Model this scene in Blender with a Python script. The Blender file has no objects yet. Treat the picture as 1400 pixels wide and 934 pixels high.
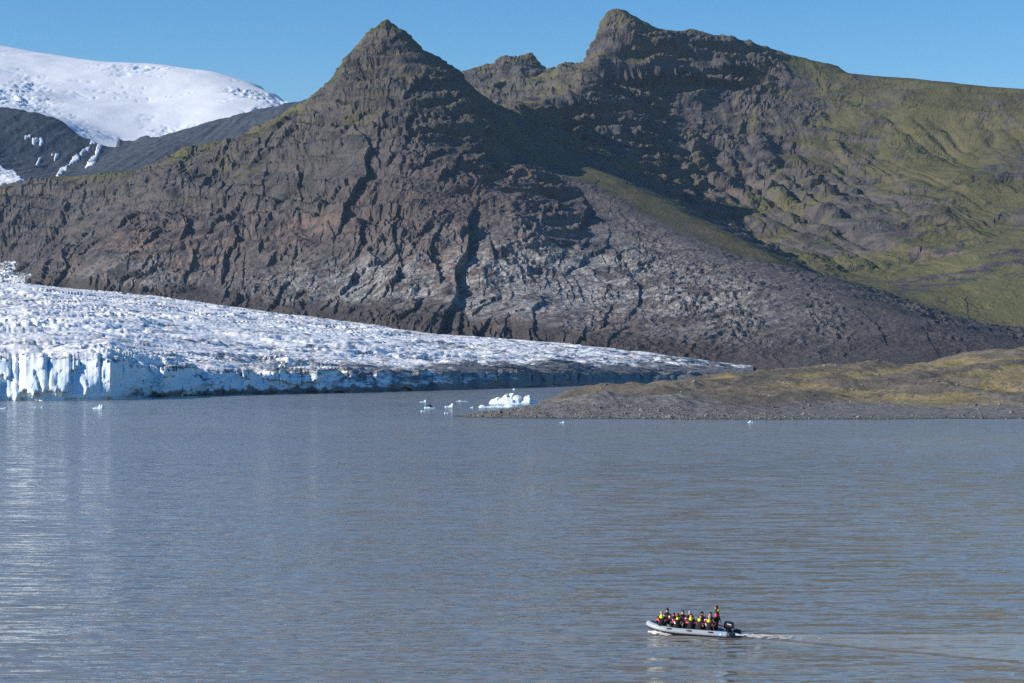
import bpy, bmesh, math, random, time
import numpy as np
from mathutils import Vector, Matrix, Quaternion

T0 = time.time()
R = math.radians
scene = bpy.context.scene
col = scene.collection

# ------------------------------------------------------------------ camera
F = 2722.0          # focal length in photo pixels (70 mm on a 36 mm frame, 1400 px wide)
H = 18.5            # eye height above the lake, metres
YH = 500.0          # horizon row
cam_d = bpy.data.cameras.new('camera')
cam_d.sensor_width = 36.0
cam_d.lens = 70.0
cam_d.shift_y = (YH - 467.0) / 1400.0
cam_d.clip_start = 1.0
cam_d.clip_end = 60000.0
cam = bpy.data.objects.new('camera', cam_d)
cam.location = (0, 0, H)
cam.rotation_euler = (R(90), 0, 0)
col.objects.link(cam)
scene.camera = cam

# ------------------------------------------------------------------ sky and sun
HAZE = 1.45e-5
SUN_EL = 25.0
SUN_AZ = -104.0       # degrees clockwise from the view direction (+Y): to the left, a little behind
SUN_V = Vector((math.sin(R(SUN_AZ)) * math.cos(R(SUN_EL)), math.cos(R(SUN_AZ)) * math.cos(R(SUN_EL)), math.sin(R(SUN_EL))))
world = bpy.data.worlds.new('World')
scene.world = world
world.use_nodes = True
wn = world.node_tree
for n in list(wn.nodes):
    wn.nodes.remove(n)
wo = wn.nodes.new('ShaderNodeOutputWorld')
bg = wn.nodes.new('ShaderNodeBackground')
sky = wn.nodes.new('ShaderNodeTexSky')
sky.sky_type = 'NISHITA'
sky.sun_disc = False
sky.sun_elevation = R(SUN_EL)
sky.sun_rotation = R(SUN_AZ)
sky.altitude = 300
sky.air_density = 1.0
sky.dust_density = 0.0
sky.ozone_density = 2.0
hs = wn.nodes.new('ShaderNodeHueSaturation')
hs.inputs['Saturation'].default_value = 1.5
hs.inputs['Hue'].default_value = 0.508
bg.inputs['Strength'].default_value = 0.108
wn.links.new(sky.outputs[0], hs.inputs['Color'])
wn.links.new(hs.outputs[0], bg.inputs['Color'])
wn.links.new(bg.outputs[0], wo.inputs['Surface'])
sun_d = bpy.data.lights.new('sun', 'SUN')
sun_d.energy = 5.0
sun_d.angle = R(0.53)
sun_d.color = (1.0, 0.95, 0.87)
sun = bpy.data.objects.new('sun', sun_d)
sun.rotation_euler = SUN_V.to_track_quat('Z', 'Y').to_euler()
sun.location = (-200, -100, 300)
col.objects.link(sun)
scene.view_settings.view_transform = 'Standard'
scene.view_settings.look = 'None'
scene.view_settings.exposure = 0.42
scene.view_settings.gamma = 1.0
scene.view_settings.use_curve_mapping = False
scene.render.engine = 'CYCLES'
scene.cycles.use_denoising = False
scene.cycles.max_bounces = 6
scene.cycles.volume_bounces = 0
scene.cycles.caustics_reflective = False
scene.cycles.caustics_refractive = False
scene.cycles.volume_step_rate = 10.0

# ------------------------------------------------------------------ helpers: placement, noise, grids
def P(px, py, d):
    """a point seen at photo pixel (px, py), d metres in front of the camera"""
    return ((px - 700.0) / F * d, d, H + (YH - py) / F * d)

def perm_table(seed):
    r = np.random.RandomState(seed)
    p = r.permutation(256).astype(np.int32)
    return np.concatenate([p, p])
_A = np.linspace(0, 2 * np.pi, 64, endpoint=False)
_GX, _GY = np.cos(_A).astype(np.float32), np.sin(_A).astype(np.float32)

def noise2(x, y, seed=0):
    """gradient noise, about -1..1"""
    p = perm_table(seed)
    xf, yf = np.floor(x), np.floor(y)
    xi, yi = xf.astype(np.int32) & 255, yf.astype(np.int32) & 255
    fx, fy = (x - xf).astype(np.float32), (y - yf).astype(np.float32)
    u = fx * fx * fx * (fx * (fx * 6 - 15) + 10)
    v = fy * fy * fy * (fy * (fy * 6 - 15) + 10)
    x1, y1 = (xi + 1) & 255, (yi + 1) & 255
    def g(ix, iy, dx, dy):
        h = p[p[ix] + iy] & 63
        return _GX[h] * dx + _GY[h] * dy
    a = g(xi, yi, fx, fy); b = g(x1, yi, fx - 1, fy)
    c = g(xi, y1, fx, fy - 1); d = g(x1, y1, fx - 1, fy - 1)
    t = a + u * (b - a)
    return (t + v * ((c + u * (d - c)) - t)) * 1.5

def noise3(x, y, z, seed=0):
    p = perm_table(seed)
    xf, yf, zf_ = np.floor(x), np.floor(y), np.floor(z)
    xi, yi, zi = xf.astype(np.int32) & 255, yf.astype(np.int32) & 255, zf_.astype(np.int32) & 255
    fx, fy, fz = (x - xf).astype(np.float32), (y - yf).astype(np.float32), (z - zf_).astype(np.float32)
    u, v, w = (f * f * f * (f * (f * 6 - 15) + 10) for f in (fx, fy, fz))
    x1, y1, z1 = (xi + 1) & 255, (yi + 1) & 255, (zi + 1) & 255
    def g(ix, iy, iz, dx, dy, dz):
        h = p[p[p[ix] + iy] + iz] & 127
        return _G3[h, 0] * dx + _G3[h, 1] * dy + _G3[h, 2] * dz
    def lx(iy, iz, dy, dz):
        a = g(xi, iy, iz, fx, dy, dz)
        return a + u * (g(x1, iy, iz, fx - 1, dy, dz) - a)
    a = lx(yi, zi, fy, fz); a = a + v * (lx(y1, zi, fy - 1, fz) - a)
    b = lx(yi, z1, fy, fz - 1); b = b + v * (lx(y1, z1, fy - 1, fz - 1) - b)
    return (a + w * (b - a)) * 1.5
_r = np.random.RandomState(5).normal(size=(128, 3)); _G3 = (_r / np.linalg.norm(_r, axis=1)[:, None]).astype(np.float32)

def ridged3(x, y, z, octv=3, seed=0, gain=0.5):
    s = 0; a = 1.0; n = 0; w = 1.0; f = 1.0
    for i in range(octv):
        r = 1.0 - np.abs(noise3(x * f + 31.7 * i, y * f + 5.3 * i, z * f - 7.7 * i, seed + i))
        r = r * r * w
        w = np.clip(r * 1.6, 0, 1)
        s = s + a * r
        n += a; a *= gain; f *= 2.07
    return s / n

def fbm(x, y, scale, octv=4, seed=0, gain=0.5):
    s = 0; a = 1.0; f = 1.0 / scale; n = 0
    for i in range(octv):
        s = s + a * noise2(x * f + 17.3 * i, y * f - 9.1 * i, seed + i)
        n += a; a *= gain; f *= 2.03
    return s / n

def ridged(x, y, scale, octv=4, seed=0, gain=0.5):
    """0..1, sharp crests"""
    s = 0; a = 1.0; f = 1.0 / scale; n = 0; w = 1.0
    for i in range(octv):
        r = 1.0 - np.abs(noise2(x * f + 31.7 * i, y * f + 5.3 * i, seed + i))
        r = r * r * w
        w = np.clip(r * 1.6, 0, 1)
        s = s + a * r
        n += a; a *= gain; f *= 2.07
    return s / n

def voronoi(x, y, scale, seed=0):
    """distance to the nearest and second nearest cell point, and a cell random value"""
    p = perm_table(seed)
    x = x / scale; y = y / scale
    xf, yf = np.floor(x).astype(np.int32), np.floor(y).astype(np.int32)
    f1 = np.full(x.shape, 9.0, np.float32); f2 = f1.copy(); cid = np.zeros(x.shape, np.float32)
    for i in (-1, 0, 1):
        for j in (-1, 0, 1):
            cx, cy = xf + i, yf + j
            h = p[p[cx & 255] + (cy & 255)]
            h2 = p[h]
            d = np.hypot(cx + h / 255.0 - x, cy + h2 / 255.0 - y).astype(np.float32)
            m = d < f1
            f2 = np.where(m, f1, np.minimum(f2, d))
            cid = np.where(m, p[h2] / 255.0, cid)
            f1 = np.where(m, d, f1)
    return f1, f2, cid

def voro_plane(x, y, scale, seed=0):
    """offset from the nearest cell point (in cells) and the cell's random value"""
    p = perm_table(seed)
    x = x / scale; y = y / scale
    xf, yf = np.floor(x).astype(np.int32), np.floor(y).astype(np.int32)
    f1 = np.full(x.shape, 9.0, np.float32); cid = np.zeros(x.shape, np.float32); ox = cid.copy(); oy = cid.copy()
    for i in (-1, 0, 1):
        for j in (-1, 0, 1):
            cx, cy = xf + i, yf + j
            h = p[p[cx & 255] + (cy & 255)]; h2 = p[h]
            dx = (x - cx - h / 255.0).astype(np.float32); dy = (y - cy - h2 / 255.0).astype(np.float32)
            d = dx * dx + dy * dy
            m = d < f1
            f1 = np.where(m, d, f1); ox = np.where(m, dx, ox); oy = np.where(m, dy, oy)
            cid = np.where(m, p[h2] / 255.0, cid)
    return ox, oy, cid

def sstep(a, b, x):
    t = np.clip((x - a) / (b - a), 0, 1)
    return t * t * (3 - 2 * t)

class RBF:
    """height surface through scattered points (kernel r: creased along dense lines, straight slopes between)"""
    def __init__(self, pts, smooth=0.0):
        pts = np.array(pts, np.float64)
        key = np.unique(np.round(pts[:, :2] / 8.0).astype(int), axis=0, return_index=True)[1]
        pts = pts[key]
        self.s = 1000.0
        self.x = pts[:, :2] / self.s
        n = len(pts)
        d = np.linalg.norm(self.x[:, None] - self.x[None], axis=2)
        A = np.zeros((n + 3, n + 3)); A[:n, :n] = d - np.eye(n) * smooth
        A[:n, n] = 1; A[:n, n + 1:] = self.x; A[n, :n] = 1; A[n + 1:, :n] = self.x.T
        b = np.zeros(n + 3); b[:n] = pts[:, 2]
        self.w = np.linalg.solve(A, b)
    def __call__(self, X, Y):
        sh = X.shape
        X = (X.ravel() / self.s).astype(np.float32); Y = (Y.ravel() / self.s).astype(np.float32)
        out = np.empty(X.size, np.float32)
        px = self.x.astype(np.float32); w = self.w
        wf = w[:-3].astype(np.float32)
        for i in range(0, X.size, 20000):
            dx = X[i:i + 20000, None] - px[None, :, 0]
            dy = Y[i:i + 20000, None] - px[None, :, 1]
            out[i:i + 20000] = np.sqrt(dx * dx + dy * dy) @ wf + w[-3] + w[-2] * X[i:i + 20000] + w[-1] * Y[i:i + 20000]
        return out.reshape(sh)

def dense(line, step=45.0):
    """a polyline of (px, py, d) as world points every step metres"""
    q = [np.array(P(*a)) for a in line]
    out = [q[0]]
    for a, b in zip(q[:-1], q[1:]):
        n = max(1, int(np.linalg.norm(b[:2] - a[:2]) / step))
        for k in range(1, n + 1):
            out.append(a + (b - a) * k / n)
    return [tuple(o) for o in out]

class Grid:
    """a regular height grid with smooth sampling"""
    def __init__(self, x0, x1, y0, y1, cell):
        self.x0, self.y0, self.c = x0, y0, cell
        self.nx, self.ny = int((x1 - x0) / cell) + 1, int((y1 - y0) / cell) + 1
        self.X, self.Y = np.meshgrid(x0 + np.arange(self.nx) * cell, y0 + np.arange(self.ny) * cell)
        self.h = None
    def sample(self, x, y, a=None):
        a = self.h if a is None else a
        gx = np.clip((x - self.x0) / self.c, 1, self.nx - 3.001); gy = np.clip((y - self.y0) / self.c, 1, self.ny - 3.001)
        ix, iy = gx.astype(np.int32), gy.astype(np.int32)
        t = (gx - ix).astype(np.float32); s = (gy - iy).astype(np.float32)
        def wts(t):
            return ((-t + 2 * t * t - t ** 3) / 2, (2 - 5 * t * t + 3 * t ** 3) / 2, (t + 4 * t * t - 3 * t ** 3) / 2, (-t * t + t ** 3) / 2)
        wx, wy = wts(t), wts(s)
        out = 0
        for j in range(4):
            row = 0
            for i in range(4):
                row = row + wx[i] * a[iy + j - 1, ix + i - 1]
            out = out + wy[j] * row
        return out

def erode(g, n_drops, steps, keep, seed=1, K=4.0, er=0.3, dep=0.2):
    """many drops at once running down the grid, cutting gullies and laying fans; keep 0..1 protects"""
    rng = np.random.RandomState(seed)
    hmap = (g.h / g.c).astype(np.float64)
    ny, nx = hmap.shape
    flat = hmap.ravel()
    kf = keep.ravel()
    for n in n_drops:
        x = rng.uniform(2, nx - 4, n); y = rng.uniform(2, ny - 4, n)
        dx = np.zeros(n); dy = np.zeros(n); vel = np.ones(n); wat = np.ones(n); sed = np.zeros(n)
        for s in range(steps):
            ix, iy = x.astype(np.int64), y.astype(np.int64)
            u, v = x - ix, y - iy
            i0 = iy * nx + ix
            a, b, c, d = flat[i0], flat[i0 + 1], flat[i0 + nx], flat[i0 + nx + 1]
            gx = (b - a) * (1 - v) + (d - c) * v
            gy = (c - a) * (1 - u) + (d - b) * u
            hh = a * (1 - u) * (1 - v) + b * u * (1 - v) + c * (1 - u) * v + d * u * v
            dx = dx * 0.15 - gx * 0.85; dy = dy * 0.15 - gy * 0.85
            l = np.hypot(dx, dy) + 1e-9
            dx /= l; dy /= l
            x2 = np.clip(x + dx, 2, nx - 4); y2 = np.clip(y + dy, 2, ny - 4)
            jx, jy = x2.astype(np.int64), y2.astype(np.int64)
            uu, vv = x2 - jx, y2 - jy
            j0 = jy * nx + jx
            h2 = flat[j0] * (1 - uu) * (1 - vv) + flat[j0 + 1] * uu * (1 - vv) + flat[j0 + nx] * (1 - uu) * vv + flat[j0 + nx + 1] * uu * vv
            dh = h2 - hh
            cap = np.maximum(-dh, 0.01) * vel * wat * K
            up = dh > 0
            amount = np.where(up, np.minimum(sed, dh), np.where(sed > cap, (sed - cap) * dep, -np.minimum((cap - sed) * er, np.maximum(-dh, 0)) * (1 - kf[i0])))
            sed = sed - amount
            tot = (np.bincount(i0, amount * (1 - u) * (1 - v), flat.size) + np.bincount(i0 + 1, amount * u * (1 - v), flat.size)
                   + np.bincount(i0 + nx, amount * (1 - u) * v, flat.size) + np.bincount(i0 + nx + 1, amount * u * v, flat.size))
            flat += np.clip(tot, -0.25, 0.25)
            vel = np.sqrt(np.maximum(vel * vel - dh * 0.6, 0.05)); vel = np.minimum(vel, 3)
            wat *= 0.985
            x, y = x2, y2
    g.h = (flat.reshape(ny, nx) * g.c).astype(np.float32)

def mesh_from_grid(name, X, Y, Z, mat, attrs=None, smooth=True, faces_keep=None, parent=None):
    ny, nx = X.shape
    idx = np.arange(nx * ny, dtype=np.int32).reshape(ny, nx)
    q = np.stack([idx[:-1, :-1], idx[:-1, 1:], idx[1:, 1:], idx[1:, :-1]], axis=-1).reshape(-1, 4)
    if faces_keep is not None:
        q = q[faces_keep.ravel()]
    co = np.stack([X, Y, Z], axis=-1).reshape(-1, 3).astype(np.float32)
    used = np.unique(q)
    remap = np.zeros(len(co), np.int32); remap[used] = np.arange(len(used))
    q = remap[q]; co = co[used]
    me = bpy.data.meshes.new(name)
    me.vertices.add(len(co)); me.vertices.foreach_set('co', co.ravel())
    me.loops.add(q.size); me.loops.foreach_set('vertex_index', q.ravel())
    me.polygons.add(len(q)); me.polygons.foreach_set('loop_start', np.arange(0, q.size, 4, dtype=np.int32))
    me.polygons.foreach_set('use_smooth', np.full(len(q), smooth))
    me.update(calc_edges=True)
    if attrs:
        for k, v in attrs.items():
            a = me.attributes.new(k, 'FLOAT_COLOR', 'POINT')
            arr = np.ones((len(co), 4), np.float32)
            for i, ch in enumerate(v):
                arr[:, i] = np.broadcast_to(ch, X.shape).ravel()[used]
            a.data.foreach_set('color', arr.ravel())
    me.materials.append(mat)
    o = bpy.data.objects.new(name, me)
    col.objects.link(o)
    if parent: o.parent = parent
    return o

def tag(o, label=None, cat=None, group=None, kind=None):
    if label: o['label'] = label
    if cat: o['category'] = cat
    if group: o['group'] = group
    if kind: o['kind'] = kind
    return o

# ------------------------------------------------------------------ materials
class NT:
    """small wrapper for building node materials"""
    def __init__(self, name):
        self.m = bpy.data.materials.new(name); self.m.use_nodes = True
        self.t = self.m.node_tree
        for n in list(self.t.nodes): self.t.nodes.remove(n)
        self.out = self.t.nodes.new('ShaderNodeOutputMaterial')
    def n(self, typ, **kw):
        nd = self.t.nodes.new('ShaderNode' + typ)
        for k, v in kw.items():
            if hasattr(nd, k): setattr(nd, k, v)
        return nd
    def put(self, sock, v):
        if v is None: return
        if isinstance(v, bpy.types.NodeSocket): self.t.links.new(v, sock)
        else: sock.default_value = v
    def math(self, op, a, b=None, c=None, clamp=False):
        nd = self.n('Math', operation=op); nd.use_clamp = clamp
        self.put(nd.inputs[0], a)
        if b is not None: self.put(nd.inputs[1], b)
        if c is not None: self.put(nd.inputs[2], c)
        return nd.outputs[0]
    def vmath(self, op, a, b=None, scale=None):
        nd = self.n('VectorMath', operation=op)
        self.put(nd.inputs[0], a)
        if b is not None: self.put(nd.inputs[1], b)
        if scale is not None: self.put(nd.inputs['Scale'], scale)
        return nd.outputs[0] if op not in ('DOT_PRODUCT', 'LENGTH') else nd.outputs['Value']
    def mix(self, f, a, b):
        nd = self.n('Mix', data_type='RGBA')
        self.put(nd.inputs[0], f)
        self.put(nd.inputs[6], a if not isinstance(a, tuple) else (*a[:3], 1)); self.put(nd.inputs[7], b if not isinstance(b, tuple) else (*b[:3], 1))
        return nd.outputs[2]
    def pos(self):
        return self.n('NewGeometry').outputs['Position']
    def mapping(self, vec, scale=(1, 1, 1), rot=(0, 0, 0), loc=(0, 0, 0)):
        nd = self.n('Mapping'); self.put(nd.inputs['Vector'], vec)
        nd.inputs['Scale'].default_value = scale; nd.inputs['Rotation'].default_value = rot; nd.inputs['Location'].default_value = loc
        return nd.outputs[0]
    def noise(self, vec, scale, detail=4, rough=0.55, out='Fac', distort=0.0):
        nd = self.n('TexNoise'); self.put(nd.inputs['Vector'], vec)
        nd.inputs['Scale'].default_value = scale; nd.inputs['Detail'].default_value = detail; nd.inputs['Roughness'].default_value = rough
        nd.inputs['Distortion'].default_value = distort
        return nd.outputs[out]
    def ss(self, v, lo, hi):
        nd = self.n('MapRange', interpolation_type='SMOOTHSTEP')
        self.put(nd.inputs['Value'], v); self.put(nd.inputs['From Min'], lo); self.put(nd.inputs['From Max'], hi)
        return nd.outputs[0]
    def attr(self, name):
        nd = self.n('Attribute', attribute_name=name)
        sp = self.n('SeparateColor'); self.t.links.new(nd.outputs['Color'], sp.inputs[0])
        return sp.outputs
    def bump(self, h, strength, dist):
        nd = self.n('Bump'); self.put(nd.inputs['Height'], h)
        nd.inputs['Strength'].default_value = strength; nd.inputs['Distance'].default_value = dist
        return nd.outputs[0]
    def bsdf(self, color, rough=0.9, normal=None, spec=0.25, metal=0.0, **kw):
        b = self.n('BsdfPrincipled')
        self.put(b.inputs['Base Color'], color if not isinstance(color, tuple) else (*color[:3], 1))
        self.put(b.inputs['Roughness'], rough); self.put(b.inputs['Specular IOR Level'], spec); self.put(b.inputs['Metallic'], metal)
        if normal is not None: self.put(b.inputs['Normal'], normal)
        for k, v in kw.items(): self.put(b.inputs[k], v)
        self.t.links.new(b.outputs[0], self.out.inputs['Surface'])
        return b

def mat_rock(slate=False):
    """basalt mountain: attribute 'mask' = moss, pale rock, brown scree ; 'mask2' = red oxide, dark rubble, -"""
    t = NT('slate_mountain' if slate else 'basalt_mountain')
    p = t.pos()
    a, b = t.attr('mask'), t.attr('mask2')
    n_big = t.noise(p, 0.006, 5, 0.6)
    n_mid = t.noise(p, 0.03, 5, 0.65)
    n_fine = t.noise(p, 0.14, 5, 0.7)
    strat = t.noise(t.mapping(p, (0.004, 0.004, 0.05)), 1.0, 5, 0.6)
    c = t.mix(t.ss(n_mid, 0.35, 0.65), (0.052, 0.050, 0.051), (0.094, 0.087, 0.084))
    c = t.mix(t.math('MULTIPLY', t.ss(strat, 0.5, 0.62), 0.5), c, (0.125, 0.108, 0.096))
    # scree
    c = t.mix(t.math('MULTIPLY', a[2], t.ss(n_mid, 0.25, 0.6)), c, (0.108, 0.084, 0.076))
    # pale rock, streaked and fractured
    st = t.noise(t.mapping(p, (0.02, 0.02, 0.012), (0.3, 0.5, 0.2)), 1.0, 6, 0.7, distort=1.2)
    pale = t.mix(t.ss(n_fine, 0.35, 0.68), (0.115, 0.109, 0.104), (0.42, 0.395, 0.365))
    c = t.mix(t.math('MULTIPLY', a[1], t.ss(st, 0.40, 0.56)), c, pale)
    # red-brown oxide
    c = t.mix(t.math('MULTIPLY', b[0], t.ss(n_mid, 0.45, 0.6)), c, (0.20, 0.13, 0.10))
    # dark rubble at the foot
    c = t.mix(t.math('MULTIPLY', b[1], 0.9), c, (0.062, 0.053, 0.05))
    # moss and grass
    mn = t.math('ADD', a[0], t.math('MULTIPLY_ADD', n_mid, 1.5, -0.75))
    mn = t.math('ADD', mn, t.math('MULTIPLY_ADD', n_fine, 0.8, -0.4))
    mossc = t.mix(t.ss(n_big, 0.4, 0.62), (0.078, 0.074, 0.035), (0.112, 0.101, 0.050))
    mossc = t.mix(t.math('MULTIPLY', b[2], 1.0), mossc, (0.128, 0.122, 0.054))
    c = t.mix(t.ss(mn, 0.35, 0.75), c, mossc)
    if slate:
        c = t.mix(t.ss(t.math('ADD', t.math('MULTIPLY', n_mid, 0.6), t.math('MULTIPLY', n_fine, 0.4)), 0.35, 0.65), (0.044, 0.053, 0.070), (0.076, 0.085, 0.102))
    v = t.noise(p, 0.3, 4, 0.75)
    hsv = t.n('HueSaturation'); t.put(hsv.inputs['Color'], c); t.put(hsv.inputs['Value'], t.math('MULTIPLY_ADD', v, 1.5, 0.25))
    hgt = t.math('ADD', t.math('MULTIPLY', n_fine, 3.2), t.math('MULTIPLY', v, 1.2))
    t.bsdf(hsv.outputs[0], 0.95, t.bump(hgt, 0.8, 1.0), 0.1)
    return t.m

def mat_ice(name, snow=False):
    """attribute 'mask' = dirt, blueness, -"""
    t = NT(name)
    p = t.pos()
    a = t.attr('mask')
    n1 = t.noise(p, 0.02, 6, 0.7)
    n2 = t.noise(t.mapping(p, (0.07, 0.012, 0.26), (0, R(14), 0)), 1.0, 6, 0.7, distort=0.6)
    n3 = t.noise(t.mapping(p, (0.35, 0.08, 0.7), (0, R(20), 0)), 1.0, 5, 0.75)
    if snow:
        c = t.mix(a[1], (0.75, 0.75, 0.755), (0.46, 0.62, 0.74))
        t.bsdf(c, 0.7, t.bump(t.noise(p, 0.012, 6, 0.65), 0.4, 6.0), 0.2)
        return t.m
    c = t.mix(t.ss(n1, 0.35, 0.65), (0.93, 0.905, 0.865), (0.86, 0.84, 0.80))
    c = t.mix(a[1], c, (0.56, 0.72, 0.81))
    d1 = t.math('ADD', a[0], t.math('MULTIPLY_ADD', n2, 2.2, -1.1))
    d1 = t.math('ADD', d1, t.math('MULTIPLY_ADD', n3, 1.0, -0.5))
    c = t.mix(t.math('MULTIPLY', t.ss(d1, 0.25, 0.75), 0.93), c, (0.075, 0.072, 0.072))
    fine = t.ss(n3, 0.52, 0.72)
    c = t.mix(t.math('MULTIPLY', fine, 0.5), c, (0.33, 0.32, 0.31))
    t.bsdf(c, 0.6, t.bump(t.math('ADD', t.math('MULTIPLY', n3, 1.0), t.math('MULTIPLY', n2, 1.5)), 0.35, 1.0), 0.3)
    return t.m

def mat_berg():
    t = NT('berg_ice')
    p = t.pos()
    n = t.noise(p, 0.5, 5, 0.65)
    zz = t.n('SeparateXYZ'); t.put(zz.inputs[0], p)
    c = t.mix(t.ss(n, 0.4, 0.7), (0.90, 0.91, 0.91), (0.75, 0.86, 0.90))
    c = t.mix(t.math('MULTIPLY', t.ss(zz.outputs[2], 0.6, 0.05), 0.7), c, (0.45, 0.72, 0.82))
    t.bsdf(c, 0.45, t.bump(t.noise(p, 1.2, 5, 0.7), 0.7, 0.5), 0.4)
    return t.m

def mat_moraine():
    """attribute 'mask' = grass, gravel bank, wet edge"""
    t = NT('moraine_ground')
    p = t.pos()
    a = t.attr('mask')
    n0 = t.noise(p, 0.012, 5, 0.6)
    n1 = t.noise(p, 0.05, 6, 0.68)
    n2 = t.noise(p, 0.45, 5, 0.75)
    grav = t.mix(t.ss(n2, 0.35, 0.66), (0.10, 0.096, 0.09), (0.225, 0.212, 0.195))
    soil = t.mix(t.ss(n2, 0.3, 0.7), (0.115, 0.098, 0.075), (0.185, 0.155, 0.115))
    g1 = t.mix(t.ss(n1, 0.4, 0.62), (0.285, 0.225, 0.12), (0.22, 0.175, 0.078))
    g1 = t.mix(t.math('MULTIPLY', t.ss(n0, 0.5, 0.62), t.ss(n1, 0.5, 0.6)), g1, (0.19, 0.17, 0.045))
    gm = t.math('ADD', a[0], t.math('ADD', t.math('MULTIPLY_ADD', n1, 1.8, -0.9), t.math('MULTIPLY_ADD', n2, 1.8, -0.9)))
    c = t.mix(t.ss(gm, 0.3, 0.6), soil, g1)
    tuft = t.ss(t.noise(p, 0.25, 3, 0.6), 0.58, 0.68)
    c = t.mix(t.math('MULTIPLY', tuft, t.math('MULTIPLY', a[0], 0.7)), c, (0.06, 0.058, 0.02))
    c = t.mix(a[1], c, grav)
    c = t.mix(t.math('MULTIPLY', a[2], 0.65), c, (0.05, 0.048, 0.045))
    t.bsdf(c, 0.95, t.bump(t.math('ADD', t.math('MULTIPLY', n2, 0.8), t.math('MULTIPLY', n1, 0.8)), 0.9, 1.0), 0.1)
    return t.m

def mat_plain(name, color, rough=0.6, spec=0.3, var=0.15, scale=20.0, bump=0.0):
    t = NT(name)
    tc = t.n('TexCoord').outputs['Object']
    n = t.noise(tc, scale, 3, 0.6)
    hsv = t.n('HueSaturation'); t.put(hsv.inputs['Color'], (*color, 1)); t.put(hsv.inputs['Value'], t.math('MULTIPLY_ADD', n, 2 * var, 1 - var))
    t.bsdf(hsv.outputs[0], rough, t.bump(n, bump, 0.02) if bump else None, spec)
    return t.m

# ------------------------------------------------------------------ boat place (needed by the lake's wake)
BOAT_YAW = R(162)
BD = 137.3
BOAT_X = (943 - 700.0) / F * BD
BOAT_LOC = Vector((BOAT_X + 0.05, BD, 0.0))
FW = Vector((math.cos(BOAT_YAW), math.sin(BOAT_YAW), 0)); PT = Vector((-math.sin(BOAT_YAW), math.cos(BOAT_YAW), 0))
STERN = BOAT_LOC - FW * 2.9

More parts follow.
